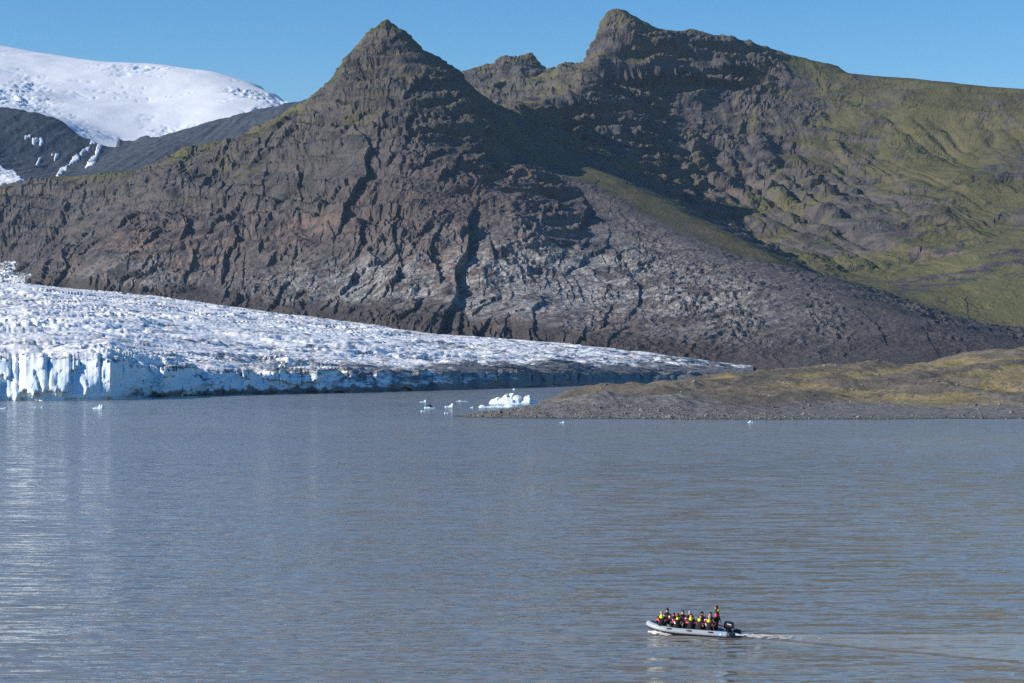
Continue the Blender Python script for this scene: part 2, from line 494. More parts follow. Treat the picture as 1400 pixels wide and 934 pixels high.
def mat_water():
    t = NT('silty_lake_water')
    p = t.pos()
    sp = t.n('SeparateXYZ'); t.put(sp.inputs[0], p)
    # wake coordinates: u metres behind the stern, v metres aside of the track
    rel = t.vmath('SUBTRACT', p, tuple(STERN))
    u = t.vmath('DOT_PRODUCT', rel, tuple(-FW)); v = t.vmath('DOT_PRODUCT', rel, tuple(PT))
    av = t.math('ABSOLUTE', v)
    un = t.noise(p, 0.35, 3, 0.6)
    edge = t.math('SUBTRACT', t.math('MULTIPLY_ADD', u, 0.30, 1.1), av)
    edge = t.math('ADD', edge, t.math('MULTIPLY_ADD', un, 3.4, -1.7))
    inside = t.math('MULTIPLY', t.ss(edge, -0.3, 0.8), t.ss(u, -1.0, 0.5))
    inside = t.math('MULTIPLY', inside, t.ss(u, 75.0, 12.0))
    inside = t.math('MULTIPLY', inside, t.math('MULTIPLY_ADD', t.ss(t.noise(t.mapping(p, (0.18, 0.8, 1.0)), 1.0, 4, 0.6), 0.3, 0.62), 0.5, 0.5))
    # slopes: long crests lying across the view, plus fine ripples
    m1 = t.mapping(p, (0.19, 1.05, 1.0), (0, 0, R(4)))
    s1 = t.noise(m1, 1.0, 2, 0.5, out='Color', distort=0.3)
    m2 = t.mapping(p, (0.8, 2.6, 1.0), (0, 0, R(-7)))
    s2 = t.noise(m2, 1.0, 2, 0.6, out='Color', distort=0.2)
    gust = t.ss(t.noise(t.mapping(p, (0.004, 0.012, 1.0)), 1.0, 3, 0.55), 0.35, 0.65)
    def centred(c): return t.vmath('SUBTRACT', c, (0.5, 0.5, 0.5))
    # a breeze-ruffled belt off the spit
    belt_n = t.math('MULTIPLY_ADD', t.noise(t.mapping(p, (0.003, 0.012, 1.0), (0, 0, R(3))), 1.0, 3, 0.5), 240.0, -120.0)
    yy = t.math('ADD', sp.outputs[1], belt_n)
    belt = t.math('MULTIPLY', t.ss(yy, 330.0, 480.0), t.math('MULTIPLY_ADD', t.ss(yy, 740.0, 690.0), 0.35, 0.65))
    calm = t.math('MULTIPLY_ADD', inside, -0.95, 1.0)
    a1 = t.math('MULTIPLY', t.math('MULTIPLY_ADD', gust, 0.30, 0.75), calm)
    a2 = t.math('MULTIPLY_ADD', belt, 0.45, t.math('MULTIPLY_ADD', gust, 0.18, 0.40))
    a2 = t.math('MULTIPLY', a2, t.math('MULTIPLY_ADD', inside, -0.5, 1.0))
    sv = t.vmath('ADD', t.vmath('MULTIPLY', t.vmath('SCALE', centred(s1), scale=a1), (0.35, 1, 0)),
                 t.vmath('MULTIPLY', t.vmath('SCALE', centred(s2), scale=a2), (1.9, 1, 0)))
    # V-shaped wake ridges
    w1 = t.math('SUBTRACT', av, t.math('MULTIPLY_ADD', u, 0.33, 0.7))
    w1 = t.math('ADD', w1, t.math('MULTIPLY_ADD', un, 0.9, -0.45))
    g1 = t.math('MULTIPLY', t.math('MULTIPLY', w1, -0.55), t.math('EXPONENT', t.math('MULTIPLY', t.math('MULTIPLY', w1, w1), -2.2)))
    g1 = t.math('MULTIPLY', t.math('MULTIPLY', g1, t.ss(u, 0.0, 3.0)), t.ss(u, 70.0, 10.0))
    g1 = t.math('MULTIPLY', g1, t.math('SIGN', v))
    sv = t.vmath('ADD', sv, t.vmath('SCALE', tuple(-PT), scale=g1))
    nv = t.vmath('NORMALIZE', t.vmath('ADD', t.vmath('ADD', sv, (0, 0, 1)), t.vmath('SCALE', (0, -1, 0), scale=t.math('MULTIPLY_ADD', belt, 0.06, t.math('MULTIPLY_ADD', inside, -0.045, 0.04)))))
    silt = t.noise(t.mapping(p, (0.003, 0.006, 1)), 1.0, 4, 0.6)
    c = t.mix(t.ss(silt, 0.35, 0.65), (0.20, 0.198, 0.174), (0.235, 0.228, 0.198))
    c = t.mix(t.math('MULTIPLY', inside, 0.9), c, (0.33, 0.305, 0.26))
    b = t.bsdf(c, t.math('MULTIPLY_ADD', inside, 0.14, 0.06), nv, 0.5, IOR=1.33)
    return t.m

M = dict(rock=mat_rock(), slate=mat_rock(True), ice=mat_ice('glacier_ice'), snow=mat_ice('packed_snow', True), berg=mat_berg(), moraine=mat_moraine(), water=mat_water())
#@@TERRAIN
# ------------------------------------------------------------------ mountains (one height field, split along the valley)
S = 1.12
def sc(line): return [(a, b, c * S) for a, b, c in line]
A_west = sc([(-350, 300, 5100), (-100, 275, 4700), (0, 255, 4500), (70, 243, 4440), (120, 240, 4380), (192, 230, 4250), (240, 213, 4150), (288, 196, 4050), (343, 186, 3950),
             (375, 166, 3900), (401, 149, 3860), (425, 135, 3830), (445, 118, 3810), (462, 99, 3790), (470, 82, 3780), (490, 60, 3770), (508, 41, 3760), (518, 35, 3755), (528, 26, 3750)])
A_east = sc([(528, 26, 3750), (538, 33, 3749), (546, 39, 3748), (560, 52, 3745), (575, 68, 3740), (590, 80, 3735), (603, 85, 3730), (615, 97, 3725), (625, 103, 3722), (640, 118, 3718),
             (655, 135, 3712), (668, 150, 3706), (680, 170, 3698), (686, 188, 3690), (700, 203, 3660), (730, 222, 3620), (760, 237, 3570), (800, 250, 3500), (830, 266, 3440),
             (865, 290, 3360), (900, 310, 3270), (935, 332, 3160), (960, 346, 3080), (1000, 357, 2980), (1050, 371, 2870), (1100, 388, 2760), (1140, 402, 2690), (1200, 420, 2620),
             (1250, 436, 2580), (1320, 452, 2560), (1390, 468, 2560), (1480, 480, 2560)])
foot = [(75, 394, 3620), (200, 407, 3450), (300, 419, 3320), (400, 432, 3200), (500, 445, 3090), (600, 458, 2980), (700, 466, 2880), (800, 474, 2790), (900, 486, 2720),
        (1000, 499, 2680), (1080, 498, 2660), (1160, 496, 2660), (1250, 491, 2680), (1330, 486, 2720), (1400, 480, 2760), (1500, 486, 2780)]
foot_low = [(px, None, d - 160) for px, py, d in foot]
spurs = [sc([(462, 99, 3790), (430, 180, 3640), (385, 250, 3460), (320, 330, 3260), (285, 400, 3080)]),
         sc([(528, 30, 3750), (540, 110, 3620), (548, 200, 3430), (545, 300, 3190), (520, 390, 2920)]),
         sc([(625, 103, 3722), (655, 200, 3500), (690, 290, 3220), (720, 380, 2900), (735, 440, 2660)]),
         sc([(800, 250, 3500), (830, 330, 3180), (850, 400, 2860), (860, 450, 2600)]),
         sc([(192, 230, 4250), (150, 290, 3900), (95, 340, 3560), (62, 372, 3340)])]
B_left = sc([(540, 125, 5450), (600, 110, 5400), (632, 102, 5350), (652, 94, 5300), (690, 88, 5250), (700, 77, 5240), (714, 87, 5220), (726, 73, 5200), (737, 84, 5180), (746, 110, 5150), (757, 92, 5120), (768, 97, 5080),
             (780, 94, 5050), (800, 88, 4950), (812, 79, 4880), (817, 58, 4830), (822, 30, 4790), (833, 13, 4750), (845, 13, 4735)])
B_right = sc([(845, 13, 4735), (870, 29, 4740), (895, 38, 4770), (930, 43, 4800), (945, 40, 4810), (960, 45, 4830), (1000, 58, 4860), (1060, 70, 4860), (1100, 82, 4840), (1130, 88, 4820), (1145, 91, 4800),
              (1156, 101, 4780), (1200, 105, 4720), (1250, 108, 4660), (1320, 117, 4560), (1400, 122, 4450), (1550, 135, 4300), (1750, 150, 4150)])
saddle = sc([(668, 150, 3706), (700, 163, 3950), (740, 150, 4150), (765, 143, 4260), (795, 122, 4420), (812, 105, 4520)])
cliff_top = sc([(822, 84, 4555), (870, 86, 4585), (920, 92, 4620), (960, 94, 4655), (1010, 90, 4700)])
cliff_bot = sc([(820, 128, 4530), (870, 132, 4558), (920, 133, 4590), (960, 130, 4622), (1015, 112, 4680)])
bench = sc([(720, 195, 3790), (780, 217, 3690), (850, 246, 3580), (900, 272, 3480), (960, 302, 3350), (1050, 343, 3180), (1125, 379, 3050)])
gully = sc([(775, 192, 4230), (830, 208, 4150), (900, 250, 4010), (960, 285, 3830), (1020, 325, 3620), (1080, 358, 3420), (1142, 388, 3220)])
b_face = sc([(880, 165, 4460), (950, 180, 4400), (930, 225, 4230), (950, 255, 4120), (1050, 160, 4560), (1050, 215, 4320), (1050, 290, 3900), (1150, 160, 4520), (1150, 215, 4250), (1150, 300, 3780),
             (1250, 180, 4330), (1250, 250, 3990), (1250, 330, 3540), (1350, 200, 4180), (1350, 280, 3760), (1350, 350, 3360), (1400, 400, 3080), (1300, 400, 3120), (1205, 385, 3300),
             (1400, 452, 2880), (1330, 445, 2900), (1500, 445, 2850), (1550, 300, 3500), (1550, 220, 3950), (720, 130, 4850), (660, 140, 4900), (760, 125, 4800), (690, 158, 4500), (760, 150, 4480), (800, 97, 4700), (790, 104, 4650), (803, 96, 4780), (780, 104, 4850), (746, 112, 5060), (735, 100, 5080), (758, 104, 5040), (700, 95, 5150), (808, 90, 4840)])
pts = []
for ln in [A_west, A_east, B_left, B_right, saddle, cliff_top, cliff_bot, bench, gully] + spurs:
    pts += dense(ln)
pts += dense(foot, 70)
for px, _, d in foot_low:
    x, y, _z = P(px, 500, d); pts.append((x, y, -25.0 if px < 1050 else 8.0))
    x, y, _z = P(px, 500, d - 500); pts.append((x, y, -40.0 if px < 1050 else 5.0))
pts += [P(*q) for q in b_face]
for px, py, d in [(0, 355, 4650), (-150, 345, 4750), (-350, 345, 4850), (60, 352, 4560)]:
    pts.append(P(px, py, d))
for px, d, z in [(0, 4150, 120), (-150, 4100, 120), (-350, 4100, 120), (30, 3850, 110), (-100, 3600, 60), (-350, 3500, 60)]:
    x, y, _ = P(px, 500, d); pts.append((x, y, z))
for ln, dz in ((A_west, 170), (B_left, 220), (B_right, 200)):          # the hidden far sides fall away
    for px, py, d in ln[::2]:
        x, y, z = P(px, py, d)
        if ln is A_west or ln is not None:
            pts.append((x * 1.06, y + 330, max(z - dz, 60)))
            pts.append((x * 1.1, y + 800, max(z - 2 * dz, 60)))
rb = RBF(pts)
G = Grid(-1750, 2250, 2300, 6350, 8.0)
G.h = rb(G.X, G.Y)
crest = np.zeros(G.h.shape, np.float32)
for ln in (A_west, A_east, B_left, B_right):
    q = np.array(dense(ln, 12.0))
    for a, b, _ in q:
        i, j = int((a - G.x0) / G.c), int((b - G.y0) / G.c)
        if 2 < i < G.nx - 3 and 2 < j < G.ny - 3:
            crest[j - 1:j + 2, i - 1:i + 2] = 1
warpx = fbm(G.X, G.Y, 420, 3, 50) * 90; warpy = fbm(G.X, G.Y, 420, 3, 60) * 90
hi = sstep(30, 140, G.h)
soft0 = crest.copy()
for _ in range(40):
    soft0[1:-1, 1:-1] = np.maximum(crest[1:-1, 1:-1], (soft0[:-2, 1:-1] + soft0[2:, 1:-1] + soft0[1:-1, :-2] + soft0[1:-1, 2:]) / 4)
G.h = G.h + hi * (1 - soft0) * (fbm(G.X + warpx, G.Y + warpy, 420, 4, 70, 0.45) * 20 + fbm(G.X + warpx, G.Y + warpy, 70, 3, 75) * 3.5)
hard = sstep(-0.12, 0.22, fbm(G.X + warpx * 2, G.Y + warpy * 2, 330, 3, 77))
keep = np.clip(np.maximum(crest, 0.25 + 0.7 * hard), 0, 0.97)
print('erosion', time.time() - T0)

# fine mesh: columns by bearing, rows by range, heights from the world height field
def polar(px0, px1, dpx, d0, d1, ratio=None, rows=None):
    a = np.arange(px0, px1 + dpx, dpx)
    d = d0 * np.exp(np.linspace(0, math.log(d1 / d0), rows or int(math.log(d1 / d0) / ratio)))
    A, D = np.meshgrid(a, d)
    return A, D, (A - 700.0) / F * D

def normals_of(X, Y, Z):
    """unit normals of a warped grid"""
    P3 = np.stack([X, Y, Z], -1)
    du = np.gradient(P3, axis=1); dv = np.gradient(P3, axis=0)
    n = np.cross(du, dv)
    n /= np.linalg.norm(n, axis=-1, keepdims=True) + 1e-9
    n[n[..., 2] < 0] *= -1
    return n

def crags(X, Y, Z, amt, bedding, gul, cr, back, low):
    """push the ground out and in along its normal: buttresses, ledges, gullies, broken rock"""
    # lava beds: treads and risers
    bed = (Z + fbm(X, Y, 260, 3, 81) * 42 + fbm(X, Y, 45, 2, 85) * 5) / 40.0
    fr_ = bed - np.floor(bed)
    tre = np.where(fr_ < 0.70, fr_ * 0.42, 0.294 + (fr_ - 0.70) * 2.353)
    bm_ = sstep(-0.25, 0.1, fbm(X, Y, 300, 3, 87)) * np.where(back, sstep(130, 230, Z) * sstep(640, 540, Z), 0.45 * sstep(260, 380, Z)) * (1 - cr) * np.clip(amt * 2.2, 0, 1)
    Z = Z + (tre - fr_) * 40.0 * 0.8 * bm_
    riser = bm_ * sstep(0.66, 0.74, fr_)
    N = normals_of(X, Y, Z)
    wx = fbm(X, Z, 90, 2, 11) * 24; wz = fbm(X, Z, 90, 2, 12) * 20
    x, y, z = X + wx, Y + wx, Z + wz
    patch = sstep(-0.15, 0.35, fbm(X, Z, 230, 3, 61))                   # broken ground and smoother ground
    patch2 = sstep(-0.25, 0.2, fbm(X, Z, 120, 3, 64))
    butt = ridged3(np.where(back, x, 0.69 * x - 0.72 * y) / 85, (x + y) / 500, z / 300, 3, 21, 0.5) - 0.5          # buttresses running down the slope
    mid = ridged3(x / 19, y / 19, z / 24, 3, 31, 0.55) - 0.5
    led = np.clip((ridged3(x / 240, y / 240, (Z + wz * 0.4) / 30, 2, 41, 0.4) - 0.45) * 4, -1, 1)     # lava beds
    fine = noise3(X / 8, Y / 8, Z / 6, 51) + 0.6 * noise3(X / 4, Y / 4, Z / 3.5, 52)
    # jointed blocks: each leans out towards its right-hand edge and breaks off there
    blk = 0
    for sca, am, rot, seed in ((210, 13, 0.45, 71), (58, 8.0, -0.15, 72), (26, 6.5, 0.6, 73), (11, 2.9, -0.3, 74)):
        ca, sa = math.cos(rot), math.sin(rot)
        jx = X + fbm(X, Z, sca * 0.8, 3, seed + 20) * sca * 0.32; jz = Z + fbm(X, Z, sca * 0.8, 3, seed + 30) * sca * 0.32
        q = jx * ca - jz * sa; w = (jx * sa + jz * ca) * 0.55
        lx, lz, cid = voro_plane(q, w, sca, seed)
        pm = sstep(-0.02, 0.22, fbm(X, Z, max(sca * 2.4, 90), 3, seed + 40))
        blk = blk + pm * am * (1 - cr * (sca > 50)) * np.where(back, 0.12 if sca > 50 else 0.8, 1.0) * ((cid - 0.5) * 0.9 + lx * (0.35 + 0.75 * cid) - lz * 0.25)
    sx = np.where(back, x + 0.25 * y, 0.69 * x - 0.72 * y)
    gl_ = ridged3(sx / 70, (x + y) / 900, z / 600, 3, 23, 0.5)
    led = led * (1 + 2.6 * back) * (1 - 0.6 * cr); mid = mid * (1 + 0.7 * back); blk = blk + cr * (9 * (ridged3(X / 26, Y / 26, Z / 24, 3, 91, 0.6) - 0.5) + 5 * (ridged3(X / 11, Y / 11, Z / 30, 2, 95, 0.6) - 0.45))
    blk = blk * (1 - 0.72 * low); mid = mid * (1 + 0.9 * low); fine = fine * (1 + 0.6 * low)
    dsp = -gul * np.where(back, 34, 40) * gl_ * gl_ + amt * (butt * 11 * (1 - cr) + mid * 6.0 * (0.12 + 0.88 * patch2) + blk + led * np.where(back, 6.5, 8.5) * bedding * (0.3 + 0.7 * patch2) + fine * 1.6 * (0.45 + 0.55 * patch))
    return X + N[..., 0] * dsp, Y + N[..., 1] * dsp, Z + N[..., 2] * dsp, led + 3.0 * riser

PX, D, X = polar(-75, 1475, 1.6, 2440, 5900, 0.00138)
Y = D
Z = G.sample(X, Y)
gy_, gx_ = np.gradient(G.h, G.c)
slope_g = np.hypot(gx_, gy_)
for _ in range(2):
    slope_g[1:-1, 1:-1] = (slope_g[1:-1, 1:-1] * 2 + slope_g[:-2, 1:-1] + slope_g[2:, 1:-1] + slope_g[1:-1, :-2] + slope_g[1:-1, 2:]) / 6
slope = G.sample(X, Y, slope_g)
soft = crest.copy()  # crest influence, fading over some tens of metres
for _ in range(40):
    soft[1:-1, 1:-1] = np.maximum(crest[1:-1, 1:-1], (soft[:-2, 1:-1] + soft[2:, 1:-1] + soft[1:-1, :-2] + soft[1:-1, 2:]) / 4)
crest_s = np.clip(G.sample(X, Y, soft), 0, 1)
# which side of the valley: 1 = front mountain
vx = np.array([P(*q)[0] for q in sc([(668, 150, 3720), (700, 163, 3960), (830, 195, 4170), (900, 240, 4030), (1020, 325, 3620), (1142, 388, 3220), (1210, 412, 3000), (1480, 470, 2720)])])
vy = np.array([P(*q)[1] for q in sc([(668, 150, 3720), (700, 163, 3960), (830, 195, 4170), (900, 240, 4030), (1020, 325, 3620), (1142, 388, 3220), (1210, 412, 3000), (1480, 470, 2720)])])
div = np.interp(X, vx, vy, left=9e9)
front = Y < div
low_right = sstep(1000, 1350, PX) * (~front)
bench_m = np.zeros_like(X)
q = np.array(dense(bench, 25))
for a, b, _ in q[::2]:
    bench_m = np.maximum(bench_m, sstep(170, 60, np.hypot(X - a, Y - b)))
bench_m *= np.where(front, 1, 0.3)
amt = np.where(front, 1.0, 0.9) * np.where(front, 0.5 + 0.5 * sstep(0.18, 0.5, slope), sstep(0.15, 0.5, slope)) * (1 - 0.93 * bench_m) * (1 - 0.6 * low_right) + 0.05
amt = amt * (1 - 0.5 * crest_s) * (1 - 0.45 * (~front) * sstep(980, 1180, PX) * sstep(360, 520, Z))
base_lo = sstep(15, 60, Z)
gul = (~front) * np.exp(-((PX - 1120) / 260) ** 2) * sstep(150, 300, Z) * sstep(660, 540, Z) * (1 - crest_s) * sstep(-0.3, 0.2, fbm(X, Z, 260, 2, 66))
gul = gul + front * 0.14 * sstep(-0.1, 0.3, fbm(X, Z, 300, 2, 67)) * sstep(80, 200, Z) * (1 - crest_s) * (1 - bench_m)
X, Y, Z, ledge = crags(X, Y, Z, amt * (0.5 + 0.5 * base_lo), sstep(90, 300, Z), gul, crest_s, ~front, front * sstep(760, 960, PX))
print('crags', time.time() - T0)
# colour masks that belong to the ground itself
gz = np.gradient(Z, axis=0) / np.maximum(np.gradient(Y, axis=0), 0.1)
elev = Z
n_m = fbm(X, Y, 220, 4, 90)
moss = np.where(front, sstep(230, 520, elev) * 0.64 + n_m * 0.40 - 0.05, 0.64 + 0.24 * sstep(960, 1150, PX) * sstep(360, 520, elev) + n_m * 0.7)
moss = moss - sstep(0.6, 1.15, np.abs(gz)) * 0.28 + sstep(0.55, 0.25, np.abs(gz)) * 0.14
moss = moss - np.where(front, 0.14 * sstep(0.3, 1.0, ledge), 0.26 * sstep(0.9, 3.2, ledge))
moss = np.maximum(moss, bench_m * 0.75)
moss = moss + low_right * 0.15
def blob(cpx, cpy, rx, ry, cd):
    x, y, z = P(cpx, cpy, cd)
    return np.exp(-(((X - x) / (rx / F * cd)) ** 2 + ((Z - z) / (ry / F * cd)) ** 2))
fr_f = front.astype(np.float32)
pale = fr_f * np.clip(blob(790, 370, 170, 75, 3300) + blob(620, 400, 170, 48, 3150) + blob(480, 395, 130, 42, 3250) * 0.9 + blob(180, 385, 120, 35, 3600) * 0.7 + blob(1000, 420, 120, 50, 2900) * 0.55, 0, 1)
moss = moss * (1 - 0.8 * pale)
red = np.clip(fr_f * (blob(670, 440, 60, 22, 2950) + blob(840, 455, 40, 25, 2850) + blob(220, 340, 110, 50, 3700) * 0.8 + blob(610, 365, 30, 40, 3250) + blob(420, 310, 60, 30, 3500) * 0.6 + blob(700, 235, 60, 40, 3900) * 0.5)
              + (1 - fr_f) * (blob(1310, 340, 60, 30, 3700) * 0.8 + blob(1000, 230, 60, 40, 4300) * 0.3), 0, 1)
scree = np.clip(fr_f * (blob(640, 280, 150, 70, 3700) + blob(560, 330, 120, 60, 3500)) + 0.25 + n_m * 0.3, 0, 1)
rub_n = fbm(X, Y, 90, 4, 95) * 22
fx_ = np.array([P(*q)[0] for q in foot]); fz_ = np.array([P(*q)[2] for q in foot])
fz = np.interp(X, fx_, fz_)
rubble = fr_f * (sstep(36, 14, Z - fz - rub_n - 24 * blob(560, 420, 110, 60, 3050))) * np.where(PX < 1000, 1, 0.6)
green = np.clip(low_right * sstep(330, 180, elev) * 0.9, 0, 1)
at = dict(mask=(np.clip(moss, 0, 1), pale, scree), mask2=(red, rubble, green))
ff = front[:-1, :-1]
mo_f = mesh_from_grid('mountain', X, Y, Z, M['rock'], at, False, ff)
mo_b = mesh_from_grid('mountain_ridge', X, Y, Z, M['rock'], at, False, ~ff)
for o in (mo_f, mo_b): tag(o, kind='structure')
tag(mo_f, 'dark pyramid-shaped mountain with pale cliffs above the glacier')
tag(mo_b, 'mossy brown mountain ridge with a blunt rock tower behind the pyramid peak')
print('mountain', time.time() - T0)

# ------------------------------------------------------------------ far slate mountains on the left
L1 = [(-250, 140, 6400), (-80, 146, 6300), (0, 149, 6200), (30, 152, 6180), (60, 158, 6160), (82, 164, 6140), (100, 178, 6120), (125, 190, 6100), (118, 206, 6000), (105, 222, 5900), (85, 240, 5800)]
L2 = [(126, 206, 6350), (140, 198, 6400), (160, 190, 6420), (200, 187, 6450), (230, 190, 6440), (262, 192, 6400), (272, 186, 6380), (300, 178, 6330), (340, 162, 6280), (370, 156, 6250), (401, 148, 6200), (470, 130, 6100), (560, 125, 6100)]
L2b = [(100, 240, 5700), (130, 228, 5750), (180, 212, 5800), (220, 200, 5850), (260, 197, 5880), (300, 196, 5850)]
lp = dense(L1, 60) + dense(L2, 60) + dense(L2b, 60)
for px, py, d in [(0, 262, 5300), (-100, 262, 5300), (-250, 262, 5300), (100, 255, 5300), (200, 262, 5300), (300, 262, 5300), (420, 262, 5300), (560, 262, 5300), (60, 230, 5750), (20, 215, 5850), (130, 222, 5950), (126, 212, 6120)]:
    lp.append(P(px, py, d))
for ln in (L1[:8], L2):
    for px, py, d in ln:
        x, y, z = P(px, py, d); lp.append((x, y + 300, z - 220)); lp.append((x, y + 900, z - 500))
GL = Grid(-2650, 100, 5150, 7400, 15.0)
GL.h = RBF(lp)(GL.X, GL.Y)
GL.h += fbm(GL.X, GL.Y, 300, 3, 120) * 8
PX, D, X = polar(-110, 480, 1.25, 5250, 6750, 0.0014)
Y = D
Z = GL.sample(X, Y)
flute = fbm(X - 0.30 * Y, Y * 0.10, 26, 3, 130)
Z = Z + flute * 5.5 + (ridged(X, Y, 70, 4, 131) - 0.5) * 5 + fbm(X, Y, 14, 2, 133) * 1.6
zero = np.zeros_like(X)
X_sl, Y_sl, Z_sl, slPX = X, Y, Z, PX
far_m = mesh_from_grid('mountain_slate', X, Y, Z, M['slate'], dict(mask=(zero, zero, zero + 0.15), mask2=(zero, zero + 0.6, zero)))
tag(far_m, 'slate grey mountain flank with snow gullies below the ice cap', kind='structure')

# ------------------------------------------------------------------ ice cap
cap = [(-300, 30, 8900), (-100, 52, 8700), (0, 65, 8600), (40, 73, 8550), (75, 81, 8500), (150, 92, 8400), (200, 94, 8350), (240, 95, 8300), (280, 101, 8200), (300, 105, 8100), (330, 111, 7950), (357, 117, 7800), (378, 127, 7600), (402, 142, 7350), (440, 170, 7200), (520, 190, 7100)]
cp = dense(cap, 150)
for px, py, d in cap:
    x, y, z = P(px, py, d); cp.append((x, y + 500, z - 60))
for px, py, d in [(-250, 150, 6500), (0, 152, 6500), (60, 160, 6450), (128, 196, 6420), (160, 192, 6600), (200, 190, 6650), (262, 194, 6600), (300, 182, 6540), (340, 166, 6480), (401, 156, 6500), (470, 150, 6400), (100, 135, 7250), (200, 140, 7300), (300, 140, 7150), (0, 118, 7200),
                  (40, 112, 7500), (128, 215, 6150), (118, 232, 5950)]:
    cp.append(P(px, py, d))
capf = RBF(cp, 0.02)
PX, D, X = polar(-110, 440, 1.9, 6380, 9000, 0.0019)
Y = D
Z = capf(X, Y)
ifall = np.clip(sstep(0.12, 0.5, fbm(X, Y * 0.7, 380, 3, 150)) + 0.8 * np.exp(-((PX - 20) / 45) ** 2 - ((D - 7000) / 350) ** 2), 0, 1) * sstep(8300, 7600, D)
f1, f2, cid = voronoi(X + fbm(X, Y, 60, 2, 151) * 30, Y * 0.55, 46, 152)
Z = Z + fbm(X, Y, 500, 3, 153) * 16 + fbm(X * 0.6, Y * 0.6, 130, 3, 154) * 3.2
Z = Z + ifall * ((cid - 0.5) * 9 - 7 * sstep(0.16, 0.0, f2 - f1) + (ridged(X, Y, 40, 3, 156) - .5) * 7)
cw = fbm(X, Y, 200, 3, 157) * 120
clines = sstep(0.05, 0.0, np.abs(fbm(X * 0.13 + cw * 0.2, Y + cw, 120, 2, 158))) * sstep(-0.02, 0.22, fbm(X, Y, 330, 3, 161)) * sstep(8500, 7900, D)
Z = Z - clines * 5
cap_o = mesh_from_grid('ice_cap', X, Y, Z, M['snow'], dict(mask=(0 * X, np.clip(ifall * sstep(0.25, 0.05, f2 - f1) * 0.7 + clines * 0.55, 0, 1), 0)))
tag(cap_o, 'smooth white ice cap with broken icefalls on the skyline', kind='structure')

# snow lying in gullies of the slate mountain: thin drifts draped on the ground
slX, slY, slZ = X_sl, Y_sl, Z_sl
def in_poly(px, py, poly):
    r = np.zeros(px.shape, bool)
    n = len(poly)
    for i in range(n):
        (x0, y0), (x1, y1) = poly[i], poly[(i + 1) % n]
        c = ((y0 > py) != (y1 > py)) & (px < (x1 - x0) * (py - y0) / (y1 - y0 + 1e-9) + x0)
        r ^= c
    return r
sl_py = YH - (slZ - H) * F / slY
front_py = np.minimum.accumulate(np.concatenate([np.full((1, sl_py.shape[1]), 9e9), sl_py[:-1]], 0), 0)
sl_vis = sl_py < front_py + 0.3
jx_ = fbm(slX, slY, 26, 3, 140) * 2.2; jy_ = fbm(slX, slY, 26, 3, 143) * 2.2
def snow_patch(poly):
    m = in_poly(slPX + jx_, sl_py + jy_, poly) & sl_vis
    k = m[:-1, :-1] | m[1:, :-1] | m[:-1, 1:] | m[1:, 1:]
    if k.sum() < 3: return None
    inner = m.astype(np.float32)
    o = mesh_from_grid('snow_patch', slX, slY - 1.5 * inner, slZ - 0.4 + 2.4 * inner, M['snow'], dict(mask=(0 * slX, 0, 0)), True, k, far_m)
    return o
random.seed(4)
for poly in ([(33, 190), (36, 186), (42, 184), (41, 187)], [(44, 190), (51, 188), (52, 192), (47, 197), (44, 195)], [(54, 188), (60, 193), (56, 200), (54, 198)],
             [(48, 226), (54, 216), (58, 214), (53, 224)], [(73, 220), (76, 212), (81, 211), (77, 217)], [(70, 215), (72, 209), (73, 212)],
             [(77, 241), (84, 229), (94, 225), (92, 230), (82, 240)], [(95, 225), (100, 214), (108, 211), (109, 217), (101, 222)], [(108, 211), (113, 205), (124, 201), (122, 204), (112, 211)],
             [(0, 254), (-20, 254), (-20, 214), (0, 226), (8, 233), (18, 232), (24, 240), (33, 247)],
             [(117, 230), (122, 219), (130, 213), (131, 206), (135, 194), (148, 190), (138, 202), (134, 213), (128, 224)], [(122, 197), (128, 190), (136, 193), (130, 196)]):
    snow_patch(poly)
print('far', time.time() - T0)

# ------------------------------------------------------------------ glacier
fr_px = np.array([-120, -60, 0, 60, 120, 152, 160, 200, 300, 450, 600, 700, 800, 860, 920, 1040])
fr_y = np.array([548, 548, 548, 548, 547.6, 547.0, 545.6, 543.5, 540.5, 537.5, 533.5, 530.5, 527, 525, 524, 523])
top_px = np.array([-120, 0, 100, 150, 170, 250, 350, 450, 600, 700, 800, 900, 960, 1040])
top_h = np.array([22, 22, 22, 22, 18, 15, 13, 12.5, 13, 12, 10, 9, 9, 8.0])
bk_px = np.array([-120, 0, 60, 200, 300, 400, 500, 600, 700, 800, 900, 1000, 1040])
bk_y = np.array([378, 388, 391, 404, 417, 430, 443, 456, 463.5, 471.5, 483, 497, 501])
bk_d = np.array([3700, 3650, 3640, 3480, 3350, 3230, 3120, 3010, 2910, 2820, 2750, 2710, 2710.0])
px = np.arange(-110, 1030, 1.45)
zf = np.interp(px, top_px, top_h)
zbase = zf.copy()
zf = zf + (fbm(px, px * 0, 34, 4, 260, 0.6) * 4.5 - 2.5 * sstep(0.10, 0.0, np.abs(fbm(px, px * 0 + 7, 30, 2, 262)))) * np.interp(px, [-120, 150, 300, 800, 1000], [0.9, 0.9, 0.8, 0.9, 0.4])
df = F * H / (np.interp(px, fr_px, fr_y) - YH)
db = np.interp(px, bk_px, bk_d)
zb = H + (YH - np.interp(px, bk_px, bk_y)) / F * db
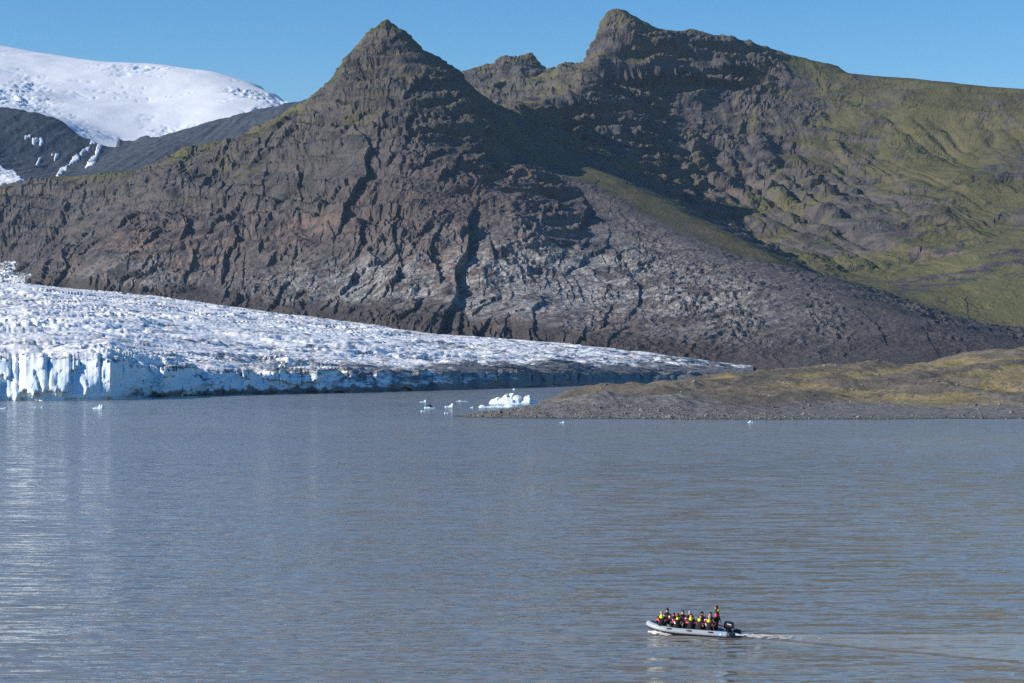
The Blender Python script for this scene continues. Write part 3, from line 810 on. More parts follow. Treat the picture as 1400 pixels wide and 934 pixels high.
# the calving front: buttresses standing out, with clefts between
al = px + 0.0
j1 = ridged(al, al * 0, 75, 3, 201, 0.5); j2 = fbm(al, al * 0 + 3, 24, 3, 205)
jag = (0.5 - j1) * 20 + j2 * 4
jag = jag * np.interp(px, [-120, 150, 175, 600, 1000], [1.0, 1.0, 1.0, 1.25, 1.6])
dsm = df.copy()
df = df + jag * np.interp(px, [-120, 140, 152, 168], [0.05, 0.05, 0.1, 0.8])
NC = 24
fsc = np.interp(px, [-120, 140, 165], [0.75, 0.75, 0.95])
zfs = np.convolve(np.pad(zbase, 90, mode='edge'), np.ones(181) / 181, 'valid')
dsm = np.convolve(np.pad(dsm, 40, mode='edge'), np.ones(81) / 81, 'valid')
lean = np.interp(px, [-120, 120, 150, 175, 400, 700, 1000], [44, 40, 22, 7, 10, 22, 40])
rows_c = np.linspace(0, 1, NC)
NR = 430
tt = np.concatenate([np.linspace(0, 1, NR) ** 1.25])
PXg = np.broadcast_to(px, (NC + NR, px.size)).copy()
Dg = np.empty_like(PXg); Zg = np.empty_like(PXg)
def face_n(s, h):
    lx, lz, cd = voro_plane(s + fbm(s, h, 20, 2, 211) * 7, h * 1.5 + s * 0.35 + fbm(s, h, 20, 2, 212) * 12, 36, 215)
    lx2, lz2, cd2 = voro_plane(s + fbm(s, h, 9, 2, 216) * 4, h * 0.9, 14, 217)
    return fbm(s, h, 17, 3, 210, 0.4) * 3.0 - (cd - .5) * 6 - lx * 4.5 + lz * 3 - (cd2 - .5) * 1.2 - lx2 * 0.6 + lz2 * 1.0
for r, f in enumerate(rows_c):
    h = -2.5 + f * (zf + 2.5)
    und = -3.0 * np.exp(-((h - 0.3) / 1.2) ** 2)
    Dg[r] = df + fsc * face_n(px * 1.3, h * 2.2 + px * 0) * (1 - 0.3 * f) + (0.35 * f + 0.65 * f * f) * lean - 4 * np.sin(f * math.pi) - und * 0.5
    Zg[r] = h
for k, f in enumerate(tt):
    Dg[NC + k] = (dsm + lean) * (1 - f) + db * f + (df - dsm + fsc * face_n(px * 1.3, zf * 2.2) * .7) * math.exp(-f * 38) + (0.7 if k == 0 else 0)
    zq = zbase * math.exp(-f * 14) + zfs * (1 - math.exp(-f * 14)) + (zf - zbase) * math.exp(-f * 130)
    Zg[NC + k] = zq + (zb - zq) * f ** 0.88
Xg = (PXg - 700) / F * Dg; Yg = Dg
surf = np.zeros_like(PXg); surf[NC:] = 1
depth_in = np.clip((Dg - df[None]) / 60.0, 0, 1)
back_in = np.clip((db[None] - Dg) / 120.0, 0, 1)
# flow runs from upper left to the lake: crevasses cut across it
ang = R(38)
U = Xg * math.cos(ang) + Yg * math.sin(ang); V = -Xg * math.sin(ang) + Yg * math.cos(ang)
wob = fbm(Xg, Yg, 70, 3, 220) * 26
f1, f2, cid = voronoi(U * 0.30 + wob, V + wob * 0.6, 30, 222)
f1b, f2b, cidb = voronoi(U * 0.45 - wob * 0.5, V + wob, 11, 228)
big = fbm(Xg, Yg, 230, 3, 224)
rough = np.interp(PXg, [-100, 500, 1000], [0.9, 0.9, 0.75]) * (0.7 + 0.9 * sstep(-0.3, 0.5, fbm(Xg, Yg, 160, 3, 221)))
bump = ((cid - 0.5) * 2.0 - 2.0 * sstep(0.20, 0.0, f2 - f1) + (cidb - .5) * 0.8 - 0.7 * sstep(0.22, 0.0, f2b - f1b)
        + (ridged(U * .55 + wob, V * 0.8, 42, 4, 226, 0.5) - 0.45) * 5.2 + fbm(Xg, Yg, 8, 2, 227) * 0.6)
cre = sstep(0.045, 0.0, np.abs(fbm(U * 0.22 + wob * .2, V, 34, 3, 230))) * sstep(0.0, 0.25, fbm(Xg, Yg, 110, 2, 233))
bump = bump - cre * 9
fade_b = 0.25 + 0.75 * back_in
Zg = Zg + surf * (bump * rough * fade_b * (0.55 + 0.45 * depth_in) + big * 7 * depth_in * back_in)
# raised broken edge just behind the front
Zg = Zg + surf * np.exp(-((Dg - df[None] - 14) / 16) ** 2) * ((cidb - 0.35) * 5)
# dirt: streaks, heavier low down by the front and towards the right-hand snout
hgt_f = np.clip(1 - (Dg - df[None]) / 260.0, 0, 1)
right = np.interp(PXg, [-100, 120, 300, 450, 560, 700, 820, 900, 1000], [0.0, 0.0, 0.25, 0.34, 0.55, 0.78, 0.82, 0.85, 0.95])
dirt = 0.24 + 0.34 * fbm(Xg, Yg, 140, 3, 240) + right * hgt_f * 1.15 + np.interp(PXg, [450, 800, 900, 1000], [0, 0.26, 0.55, 1.1]) * (0.4 + 0.6 * hgt_f)
dirt += 0.22 * sstep(0.12, 0.0, f2 - f1)
lowest = (1 - surf) * np.interp(PXg, [150, 180, 640, 720], [0, 0.55, 0.75, 1.0]) * sstep(5.0, 2.0, Zg + fbm(PXg, PXg * 0, 14, 3, 244) * 4)
facedirt = (1 - surf) * (np.interp(PXg, [-100, 150, 170, 300, 420, 520, 640, 760], [-0.06, -0.06, 0.10, 0.16, 0.32, 0.46, 0.7, 0.95]) + 0.0)
clf = sstep(0.035, 0.0, np.abs(fbm(PXg + fbm(PXg, Zg * 3, 16, 2, 264) * 7, Zg * 0.8, 26, 3, 263))) * (PXg > 150)
facedirt = facedirt + 0.45 * clf * (1 - surf)
dirt = np.where(surf > 0, dirt, facedirt + lowest)
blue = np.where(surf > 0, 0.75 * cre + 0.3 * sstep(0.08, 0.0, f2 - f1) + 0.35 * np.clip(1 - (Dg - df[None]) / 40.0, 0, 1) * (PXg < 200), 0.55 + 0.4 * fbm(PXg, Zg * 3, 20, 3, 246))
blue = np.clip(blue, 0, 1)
gl = mesh_from_grid('glacier', Xg, Yg, Zg, M['ice'], dict(mask=(np.clip(dirt, 0, 1), blue, 0)), smooth=True)
tag(gl, 'white crevassed glacier tongue ending in a blue ice cliff at the lake', kind='structure')
# the arm of the glacier seen behind the mountain's foot, far left
PX, D, X = polar(-110, 90, 1.5, 3900, 4750, 0.0016)
Y = D
Z = np.interp(D, [3900, 4250, 4650, 4750], [150, 205, 258, 262]) + (ridged(X, Y, 44, 4, 250) - .45) * 17 + fbm(X, Y, 150, 3, 251) * 9
st = fbm(X * 0.9 + Y * 0.45, Y * 0.1, 40, 4, 252)
gl2 = mesh_from_grid('glacier_arm', X, Y, Z, M['ice'], dict(mask=(np.clip(0.42 + st * 0.6, 0, 1), 0 * X + 0.1, 0)), smooth=False)
tag(gl2, 'small dirt-streaked arm of glacier behind the foot of the mountain', kind='structure')
print('glacier', time.time() - T0)

# ------------------------------------------------------------------ moraine spit
def W(px, d, z): return ((px - 700.0) / F * d, d, z)
shore = []
for a, b in [(628, 570.5), (660, 571.5), (700, 572.2), (760, 572.8), (850, 573.2), (950, 573.8), (1050, 574), (1200, 574), (1400, 573), (1520, 572)]:
    d = F * H / (b - YH); shore.append((a, d))
sp = []
for a, d in shore:
    sp += [W(a, d, 0.05), W(a, d - 12, -1.2), W(a, d - 60, -5)]
sp += [W(615, 735, -.2), W(590, 740, -2.5), W(560, 700, -4), W(560, 800, -5), W(500, 900, -6)]
def spx(px, py, d): sp.append(P(px, py, d))
bank = [(700, 563, 712), (740, 560, 712), (800, 558, 712), (850, 558, 713), (950, 562, 712), (1050, 565, 712), (1200, 566, 715), (1400, 563, 716), (1520, 562, 716)]
for q in bank: spx(*q)
for q in [(760, 548, 740), (800, 541, 742), (832, 534, 742), (850, 541, 742), (862, 549, 745), (885, 545, 742), (915, 540, 741), (932, 539, 741), (948, 547, 744), (965, 545, 740), (990, 549, 738), (1020, 555, 738), (1060, 560, 745), (1120, 561, 748), (1200, 560, 750), (1300, 560, 750), (1400, 556, 750)]: spx(*q)
for q in [(745, 549, 780), (765, 540, 798), (785, 532.5, 805), (800, 529, 810), (815, 530.5, 810), (835, 532, 820), (860, 531, 850), (880, 545, 770), (865, 541, 770), (900, 527, 880), (940, 522, 930), (960, 520, 960), (1000, 515, 990), (1020, 513, 1010), (1065, 505.5, 1060), (1130, 503.5, 1100), (1200, 498.5, 1160), (1270, 494, 1200), (1340, 486, 1260), (1400, 476, 1300), (1480, 470, 1320)]: spx(*q)
for q in [(1000, 535, 830), (1050, 545, 790), (1100, 540, 810), (1100, 525, 900), (1150, 550, 790), (1200, 530, 890), (1200, 512, 1010), (1260, 540, 830), (1300, 515, 960), (1300, 500, 1090), (1320, 545, 800), (1380, 500, 1060), (1390, 530, 870), (1450, 520, 900), (1500, 545, 800), (950, 534, 830), (1000, 525, 890)]: spx(*q)
for a, d, z in [(740, 850, -1.5), (780, 880, -1.0), (820, 900, -1.0), (860, 960, -1.0), (900, 1000, -0.8), (700, 800, -2), (660, 770, -2), (960, 1090, 1), (1020, 1160, 3), (1100, 1260, 4), (1200, 1360, 8), (1300, 1430, 12), (1400, 1500, 16), (1500, 1550, 20), (800, 1100, -6), (700, 1000, -7), (950, 1350, -3), (1200, 1700, 2), (1500, 1900, 6)]:
    sp.append(W(a, d, z))
spf = RBF(sp, 0.0008)
PX, D, X = polar(575, 1475, 1.5, 676, 1560, 0.0026)
Y = D
Z = spf(X, Y)
on = sstep(1.5, 7.0, Z)
warp = fbm(X, Y, 60, 2, 300) * 18
hum = (ridged(X + warp, Y * 0.8 + warp, 95, 3, 301, 0.45) - 0.5) * 7.0 + fbm(X, Y, 40, 4, 304) * 2.4
Z0 = Z.copy()
Z = Z + on * hum * sstep(735, 800, D) + sstep(0.2, 3.0, Z) * (fbm(X, Y, 9, 3, 307) * 0.8) 
# rills on the gravel mounds and a trampled shingle beach
Z = Z + sstep(3, 6, Z0) * sstep(770, 745, D) * (ridged(X + 0.3 * Y, Y * 0.12, 9, 3, 309) - .5) * 1.3
Z = Z + sstep(2.4, 0.4, Z0) * sstep(-0.6, 0.3, Z0) * fbm(X, Y, 14, 3, 311) * 0.22
beach = np.clip(sstep(5.0, 2.6, Z0 + fbm(X, Y, 30, 3, 312) * 1.6) + sstep(762, 742, D + fbm(X, Y, 30, 2, 313) * 8) * sstep(1010, 960, PX), 0, 1)
crestm = (ridged(X + warp, Y * 0.8 + warp, 95, 3, 301, 0.45))
grass = 0.66 + fbm(X, Y, 70, 4, 314) * 0.55 - sstep(0.42, 0.68, crestm) * 0.55
grass = grass - 0.45 * sstep(900, 760, PX)
at = dict(mask=(np.clip(grass, 0, 1), beach, sstep(0.55, 0.1, Z)))
spit = mesh_from_grid('moraine_spit', X, Y, Z, M['moraine'], at, True)
tag(spit, 'low moraine spit of grey gravel and golden grass reaching into the lake', kind='structure')
spit_X, spit_Z, spit_PX, spit_D = X, Z, PX, D
print('spit', time.time() - T0)

# ------------------------------------------------------------------ ground sheet and lake
def sheet(name, x0, x1, y0, y1, z, mat, nx=2, ny=2):
    X, Y = np.meshgrid(np.linspace(x0, x1, nx), np.linspace(y0, y1, ny))
    return mesh_from_grid(name, X, Y, np.full_like(X, z), mat, None, True)
gmat = mat_plain('lake_bed_gravel', (0.1, 0.095, 0.09), 0.95, 0.1, 0.3, 0.02)
tag(sheet('ground', -13000, 13000, -9000, 17000, -60.0, gmat), kind='structure')
water = sheet('water', -2500, 2500, -600, 3000, 0.0, M['water'], 6, 8)
tag(water, 'silty grey-blue glacial lake with long low ripples', kind='structure')
# ------------------------------------------------------------------ rocky apron where the ice meets the shore
PX, D, X = polar(715, 1010, 1.6, 1850, 2750, 0.006)
Y = D
ap = np.exp(-((D - np.interp(PX, [720, 800, 900, 1000], [1900, 2120, 2330, 2600])) / np.interp(PX, [720, 1000], [40, 110])) ** 2)
Z = -3 + ap * (np.interp(PX, [715, 740, 800, 900, 960, 1010], [1.0, 5.0, 8.0, 10.0, 8.0, 4]) + (ridged(X, Y, 26, 3, 330) - .4) * 6 + fbm(X, Y, 8, 2, 331) * 1.5)
tag(mesh_from_grid('debris_apron', X, Y, Z, M['rock'], dict(mask=(0, 0.55 + 0 * X, 0.3), mask2=(0.35 + 0.5 * fbm(X, Y, 60, 2, 333), 0 * X, 0)), smooth=False), 'low pinkish heap of rock debris at the snout of the glacier', kind='structure')

# ------------------------------------------------------------------ shingle on the shore (too many and too small to count)
rng = random.Random(11)
bm = bmesh.new()
base_v = []
tmp = bmesh.new(); bmesh.ops.create_icosphere(tmp, subdivisions=1, radius=1.0)
iv = [v.co.copy() for v in tmp.verts]; tmp.verts.index_update(); ifc = [[v.index for v in f.verts] for f in tmp.faces]; tmp.free()
def spit_z(x, y):
    z = float(spf(np.array([x]), np.array([y]))[0]); return z
def add_stone(bm, x, y, z, r):
    ax, ay, az = r * rng.uniform(.8, 1.4), r * rng.uniform(.8, 1.3), r * rng.uniform(.55, .95)
    an = rng.uniform(0, 6.28); c, s_ = math.cos(an), math.sin(an)
    vs = []
    for v in iv:
        k = rng.uniform(.75, 1.15)
        a, b = v.x * ax * k, v.y * ay * k
        vs.append(bm.verts.new((x + a * c - b * s_, y + a * s_ + b * c, z + v.z * az * k)))
    for f in ifc: bm.faces.new([vs[i] for i in f])
cand = []
for _ in range(2000):
    p_ = rng.uniform(632, 1470); t_ = rng.random() ** 1.6
    if rng.random() > np.interp(p_, [630, 1000, 1120, 1470], [1, 1, .35, .25]): continue
    sd = float(np.interp(p_, [a for a, _ in shore], [b for _, b in shore]))
    cand.append((p_, sd + 1 + t_ * 32, rng.uniform(0.16, 0.42) * (1 if rng.random() > .05 else 2.2)))
for _ in range(420):
    p_ = rng.uniform(800, 1470); cand.append((p_, rng.uniform(745, 1250), rng.uniform(0.25, 0.75) * (1 if rng.random() > .1 else 1.5)))
from mathutils.bvhtree import BVHTree
spit_tree = BVHTree.FromObject(spit, bpy.context.evaluated_depsgraph_get())
for p_, d_, r_ in cand:
    x = (p_ - 700) / F * d_
    hit = spit_tree.ray_cast(Vector((x, d_, 200)), Vector((0, 0, -1)))
    if hit[0] is not None and hit[0].z > 0.02: add_stone(bm, x, d_, hit[0].z + r_ * .2, r_)
me = bpy.data.meshes.new('shore_stones'); bm.to_mesh(me); bm.free()
ts = NT('shore_stone'); pp = ts.pos()
ts.bsdf(ts.mix(ts.ss(ts.noise(pp, 0.4, 3, .6), .35, .65), (0.055, 0.052, 0.05), (0.27, 0.25, 0.23)), 0.9, None, 0.15)
me.materials.append(ts.m)
so = bpy.data.objects.new('shore_stones', me); col.objects.link(so)
tag(so, 'scattered dark stones and boulders along the gravel shore of the spit', kind='stuff')

# ------------------------------------------------------------------ icebergs
dark_ice = mat_plain('dirty_ice', (0.05, 0.05, 0.055), 0.8, 0.2, 0.3, 1.0)
def iceberg(name, px, pw, wpx, hpx, peaks, label, group=None, depth=0.55, seed=1, extra=None):
    """a floating berg: waterline centre at pixel (px, pw), wpx wide, hpx tall; peaks = (u, v, height, radius)"""
    d = F * H / (pw - YH)
    w = wpx / F * d; hh = hpx / F * d
    n = max(16, min(72, int(wpx * 1.6))); m = max(14, int(n * 0.6))
    U_, V_ = np.meshgrid(np.linspace(-1.12, 1.12, n), np.linspace(-1.12, 1.12, m))
    rr = np.hypot(U_ / 1.0, V_ / 1.0)
    nx_ = U_ * w / 2; ny_ = V_ * w * depth / 2
    edge = sstep(1.08, 0.80, rr + fbm(nx_, ny_, w * 0.28, 3, 400 + seed) * 0.28)
    z = 0.0
    for a, b, h_, r_ in peaks:
        q = np.hypot(U_ - a, (V_ - b) * 0.8) / r_
        z = np.maximum(z, h_ * np.clip(1.15 - q, 0, 1) ** 0.7)
    ox, oy, cd = voro_plane(nx_ + fbm(nx_, ny_, w * .2, 2, 410 + seed) * w * .05, ny_, max(w * 0.16, 0.5), 420 + seed)
    z = z * (1 + 0.35 * (cd - .5) + 0.35 * ox) + 0.10 * (fbm(nx_, ny_, max(w * 0.1, 0.4), 3, 430 + seed)) * (z > 0.02)
    z = np.clip(z, 0.0, 1.1) * hh
    Zb = edge * np.maximum(z, 0.10 * hh) - (1 - edge) * (0.5 + 0.12 * w * 0.2) - 0.12
    cx = (px - 700) / F * d
    o = mesh_from_grid(name, nx_, ny_, Zb, M['berg'], None, smooth=False)
    o.location = (cx, d + ny_.max() * 0.6, 0)
    tag(o, label, 'iceberg', group)
    if extra:
        eb = bmesh.new()
        for (a, b, c, r_) in extra:
            rng2 = random.Random(seed)
            vs = []
            for v in iv:
                k = rng2.uniform(.7, 1.2); vs.append(eb.verts.new((a * w / 2 + v.x * r_ * 1.6 * k, b * w * depth / 2 + v.y * r_ * k, c * hh + v.z * r_ * .8 * k)))
            for f in ifc: eb.faces.new([vs[i] for i in f])
        em = bpy.data.meshes.new('rock_debris'); eb.to_mesh(em); eb.free(); em.materials.append(dark_ice)
        eo = bpy.data.objects.new('rock_debris', em); col.objects.link(eo); eo.parent = o
    return o
gB = 'small ice pieces floating off the tip of the spit'
iceberg('iceberg', 703, 552.5, 70, 13.5, [(-.62, 0, .62, .5), (-.3, -.1, .8, .5), (-.05, .1, 1.0, .55), (.3, 0, .55, .4), (.52, 0, .85, .34), (.9, -.1, .55, .3)], 'largest white iceberg with several peaks, behind the tip of the spit', seed=1, depth=.7)
iceberg('iceberg', 681, 557.3, 60, 5.2, [(-.75, 0, .55, .35), (-.3, 0, .45, .5), (.1, 0, .6, .4), (.5, 0, 1.0, .35), (.8, 0, .6, .3)], 'long low ice floe in front of the largest iceberg', seed=2, depth=.4)
iceberg('iceberg', 578.5, 550.0, 11, 3.4, [(.55, 0, 1, .45), (-.3, 0, .35, .8)], 'small ice piece with one raised right end, farthest left of the spit group', gB, seed=3)
iceberg('iceberg', 587.5, 558.4, 17, 5.0, [(-.75, 0, .5, .4), (-.1, 0, .55, .5), (.7, 0, .5, .4)], 'small iceberg carrying a dark lump of rock, left of the spit', gB, seed=4, extra=[(-.1, -.2, .75, .75), (.15, -.1, .55, .5)])
iceberg('iceberg', 614, 557.0, 14, 5.6, [(.65, 0, 1, .45), (.2, 0, .5, .5), (-.5, 0, .35, .6)], 'small iceberg with a tall white horn on its right end', gB, seed=5)
iceberg('iceberg', 631, 549.0, 20, 1.9, [(-.2, 0, 1, .4), (-.6, 0, .5, .4), (.5, 0, .5, .6)], 'flat thin sliver of ice between the horned berg and the largest iceberg', gB, seed=6)
iceberg('iceberg', 578, 562.7, 9.5, 1.9, [(-.3, 0, 1, .5), (.5, 0, .6, .5)], 'flat ice chip nearest the camera below the rock-laden berg', gB, seed=7)
iceberg('iceberg', 645, 557.6, 6, 2.2, [(.4, 0, 1, .5), (-.5, 0, .5, .5)], 'tiny ice chip at the left end of the long low floe', gB, seed=8)
iceberg('iceberg', 610.5, 565.3, 8, 2.0, [(-.5, 0, 1, .5), (.4, 0, .7, .5)], 'tiny ice chip just left of the last stones of the spit', gB, seed=9)
iceberg('iceberg', 134, 559.0, 20, 6.2, [(.35, 0, 1, .5), (.75, 0, .7, .35), (-.5, 0, .35, .7)], 'white iceberg with a blue-shaded peak in front of the ice cliff at left', seed=10)
iceberg('iceberg', 4, 559.0, 14, 2.0, [(.2, 0, 1, .9)], 'low flat ice floe at the left edge of the picture', seed=11)
iceberg('iceberg', 48, 557.3, 6, 1.8, [(0, 0, 1, .7)], 'left one of two ice chips side by side below the ice cliff', 'pair of ice chips', seed=12)
iceberg('iceberg', 56.5, 557.2, 6, 2.0, [(.2, 0, 1, .6)], 'right one of two ice chips side by side below the ice cliff', 'pair of ice chips', seed=13)
iceberg('iceberg', 769.5, 578.0, 9.5, 2.4, [(.2, 0, 1, .5), (-.6, 0, .6, .4)], 'lone flat ice chip on the water off the gravel mounds', seed=14)
iceberg('iceberg', 1026, 578.0, 9, 3.8, [(.0, 0, 1, .35), (-.6, 0, .5, .4), (.6, 0, .45, .4)], 'lone white ice chip with a small peak off the grassy shore', seed=15)
iceberg('iceberg', 703, 533.0, 6, 2.0, [(0, 0, 1, .7)], 'tiny far ice chip below the dark snout of the glacier', seed=16)

# ------------------------------------------------------------------ inflatable boat
MB = dict(
    tube=mat_plain('grey_boat_fabric', (0.34, 0.365, 0.395), 0.45, 0.4, 0.08, 3.0),
    dark=mat_plain('black_rubber', (0.018, 0.022, 0.03), 0.55, 0.4, 0.2, 8.0),
    floor=mat_plain('boat_floor', (0.16, 0.17, 0.18), 0.7, 0.3, 0.2, 6.0),
    cowl=mat_plain('navy_engine_paint', (0.016, 0.022, 0.036), 0.25, 0.5, 0.1, 6.0),
    white=mat_plain('white_print', (0.78, 0.78, 0.78), 0.5, 0.3, 0.05, 6.0),
    red=mat_plain('red_print', (0.55, 0.03, 0.03), 0.5, 0.3, 0.1, 6.0),
    blue=mat_plain('sky_blue_patch', (0.12, 0.42, 0.78), 0.5, 0.3, 0.05, 6.0),
    metal=mat_plain('engine_metal', (0.10, 0.11, 0.12), 0.4, 0.5, 0.1, 6.0))

def link(name, me, mat, parent=None, smooth=True):
    if mat is not None:
        me.materials.append(mat)
    for f in me.polygons: f.use_smooth = smooth
    o = bpy.data.objects.new(name, me); col.objects.link(o)
    if parent: o.parent = parent
    return o

def sweep(path, radii, seg=14, cap=True):
    """tube along a path"""
    bm = bmesh.new(); rings = []
    n = len(path)
    for i, p in enumerate(path):
        t = (path[min(i + 1, n - 1)] - path[max(i - 1, 0)]).normalized()
        side = t.cross(Vector((0, 0, 1)))
        if side.length < 1e-4: side = Vector((1, 0, 0))
        side.normalize(); up = side.cross(t).normalized()
        rings.append([bm.verts.new(p + (side * math.cos(a) + up * math.sin(a)) * radii[i]) for a in [2 * math.pi * k / seg for k in range(seg)]])
    for a, b in zip(rings[:-1], rings[1:]):
        for k in range(seg): bm.faces.new((a[k], a[(k + 1) % seg], b[(k + 1) % seg], b[k]))
    if cap:
        bm.faces.new(rings[0][::-1]); bm.faces.new(rings[-1])
    bmesh.ops.recalc_face_normals(bm, faces=bm.faces)
    me = bpy.data.meshes.new('m'); bm.to_mesh(me); bm.free()
    return me

def boxm(c, s_, bev=0.02):
    bm = bmesh.new(); bmesh.ops.create_cube(bm, size=1.0)
    for v in bm.verts: v.co = Vector((v.co.x * s_[0] + c[0], v.co.y * s_[1] + c[1], v.co.z * s_[2] + c[2]))
    if bev: bmesh.ops.bevel(bm, geom=list(bm.edges), offset=bev, segments=2, affect='EDGES')
    me = bpy.data.meshes.new('m'); bm.to_mesh(me); bm.free()
    return me

boat = bpy.data.objects.new('inflatable_boat', None); col.objects.link(boat)
boat.location = BOAT_LOC; boat.rotation_euler = (0, R(-1.8), BOAT_YAW)
tag(boat, 'grey inflatable motor boat full of people crossing the lake', 'boat')
TR, TY, TZ = 0.225, 0.98, 0.25
half = [(-2.85, TY, TZ), (-2.0, TY, TZ), (-1.0, TY, TZ), (0.0, TY, TZ), (0.8, TY * .995, TZ + .01), (1.4, TY * .96, TZ + .05), (1.9, TY * .86, TZ + .09), (2.3, TY * .70, TZ + .15), (2.62, TY * .50, TZ + .21), (2.84, TY * .27, TZ + .25), (2.93, 0, TZ + .27)]
def smooth_path(pts, sub=4):
    p = [Vector(q) for q in pts]; out = []
    for i in range(len(p) - 1):
        a, b, c, d = p[max(i - 1, 0)], p[i], p[i + 1], p[min(i + 2, len(p) - 1)]
        for k in range(sub):
            t = k / sub
            out.append(0.5 * ((2 * b) + (c - a) * t + (2 * a - 5 * b + 4 * c - d) * t * t + (3 * b - a - 3 * c + d) * t ** 3))
    out.append(p[-1]); return out
full = half + [(x, -y, z) for x, y, z in half[-2::-1]]
tp = smooth_path(full)
tube = link('tube', sweep(tp, [TR] * len(tp), 18), MB['tube'], boat)
for sgn in (1, -1):
    pth = [Vector((-2.85, sgn * TY, TZ)), Vector((-2.86, sgn * TY, TZ)), Vector((-3.02, sgn * TY, TZ)), Vector((-3.30, sgn * TY, TZ + .02)), Vector((-3.34, sgn * TY, TZ + .02))]
    link('tube_end', sweep(pth, [TR * .98, TR + .012, TR * .93, .13, .06], 16), MB['dark'], boat)
def off_path(dy, dz, pts=None):
    """the tube line moved outwards and up"""
    out = []
    q = tp
    for i, p in enumerate(q):
        t = (q[min(i + 1, len(q) - 1)] - q[max(i - 1, 0)]); t.z = 0; t.normalize()
        o = Vector((-t.y, t.x, 0))      # tube runs port stern -> bow -> starboard stern
        out.append(p + o * dy + Vector((0, 0, dz)))
    return out
outs = 1 if off_path(1, 0)[0].y > tp[0].y else -1
link('rubbing_strake', sweep(off_path(outs * .19, -.12), [.05] * len(tp), 8), MB['dark'], tube)
link('lower_strake', sweep(off_path(outs * .08, -.195), [.055] * len(tp), 8), MB['dark'], tube)
for hx in (1.25, -0.15, -1.65):
    for sgn in (1, -1):
        yy = TY * (.97 if hx > 1 else 1.0)
        a = R(32)
        pth = [Vector((hx + k * .09, sgn * (yy + math.cos(a) * (TR + (.0 if abs(k) == 2 else .035))), TZ + (.035 if hx > 1 else 0) + math.sin(a) * (TR + (.0 if abs(k) == 2 else .035)))) for k in (-2, -1, 0, 1, 2)]
        link('carry_handle', sweep(pth, [.04, .045, .05, .045, .04], 8), MB['dark'], tube)
# maker's patch on the near tube: sky-blue square with a white peaked mark
def patch(u0, u1, a0, a1, lift, name, mat, parent, tri=False):
    bm = bmesh.new(); rows = []
    for j in range(5):
        a = a0 + (a1 - a0) * j / 4
        w = 1.0 if not tri else (1 - j / 4)
        row = [bm.verts.new(((u0 + u1) / 2 + (k / 4 - .5) * (u1 - u0) * max(w, .05), TY + math.cos(a) * (TR + lift), TZ + math.sin(a) * (TR + lift))) for k in range(5)]
        rows.append(row)
    for a, b in zip(rows[:-1], rows[1:]):
        for k in range(4): bm.faces.new((a[k], a[k + 1], b[k + 1], b[k]))
    bmesh.ops.recalc_face_normals(bm, faces=bm.faces)
    me = bpy.data.meshes.new('m'); bm.to_mesh(me); bm.free()
    return link(name, me, mat, parent)
pt_ = patch(-2.46, -2.22, R(-8), R(50), .006, 'blue_patch', MB['blue'], tube)
patch(-2.43, -2.25, R(-2), R(36), .011, 'white_mark', MB['white'], pt_, True)
# hull and floor
bm = bmesh.new(); rows = []
for x, hw, keel, ch in [(-2.75, .85, -.26, -.02), (-1.5, .86, -.28, -.02), (0, .86, -.28, -.01), (1.2, .8, -.24, .04), (2.0, .6, -.10, .14), (2.6, .3, .08, .28), (2.85, .05, .24, .34)]:
    rows.append([bm.verts.new((x, y, z)) for y, z in ((-hw, ch), (-hw * .5, (keel + ch) / 2 - .02), (0, keel), (hw * .5, (keel + ch) / 2 - .02), (hw, ch), (hw, ch + .07), (-hw, ch + .07))])
for a, b in zip(rows[:-1], rows[1:]):
    for k in range(7): bm.faces.new((a[k], a[(k + 1) % 7], b[(k + 1) % 7], b[k]))
bm.faces.new(rows[0]); bm.faces.new(rows[-1][::-1]); bmesh.ops.recalc_face_normals(bm, faces=bm.faces)
me = bpy.data.meshes.new('m'); bm.to_mesh(me); bm.free()
link('hull', me, MB['floor'], boat, False)
link('transom', boxm((-2.5, 0, .25), (.07, 1.5, .5)), MB['floor'], boat, False)
link('thwart', boxm((-1.2, 0, .30), (.3, 1.5, .06)), MB['dark'], boat, False)
# outboard engine
eng = bpy.data.objects.new('outboard_engine', None); col.objects.link(eng); eng.parent = boat
eng.location = (-2.68, 0, .52)
bm = bmesh.new(); bmesh.ops.create_uvsphere(bm, u_segments=24, v_segments=14, radius=1.0)
for v in bm.verts:
    c = v.co
    q = Vector([math.copysign(abs(k) ** .55, k) for k in c])
    v.co = Vector((q.x * .36 - .04 * q.z, q.y * .24 * (1 - .1 * max(q.z, 0)), q.z * .27 + .27 + .05 * q.x * (q.z > 0)))
me = bpy.data.meshes.new('m'); bm.to_mesh(me); bm.free()
cowl = link('cowl', me, MB['cowl'], eng)
def sidepad(c, w, h, mat, name):
    bm = bmesh.new()
    vs = [bm.verts.new((c[0] + a * w / 2, c[1], c[2] + b * h / 2 + a * w * .1)) for a, b in ((-1, -1), (1, -1), (1, 1), (-1, 1))]
    bm.faces.new(vs)
    r_ = bmesh.ops.extrude_face_region(bm, geom=list(bm.faces))
    for g in r_['geom']:
        if isinstance(g, bmesh.types.BMVert): g.co.y += .012
    bmesh.ops.recalc_face_normals(bm, faces=bm.faces)
    me = bpy.data.meshes.new('m'); bm.to_mesh(me); bm.free()
    return link(name, me, mat, cowl, False)
sidepad((-.05, .222, .36), .30, .055, MB['white'], 'white_stripe')
sidepad((-.10, .226, .27), .22, .05, MB['red'], 'red_stripe')
link('engine_bracket', boxm((.12, 0, -.05), (.16, .34, .36)), MB['metal'], eng, False)
link('engine_leg', boxm((-.05, 0, -.36), (.22, .13, .72), .03), MB['cowl'], eng, False)
link('cavitation_plate', boxm((-.12, 0, -.62), (.5, .24, .03), .01), MB['cowl'], eng, False)
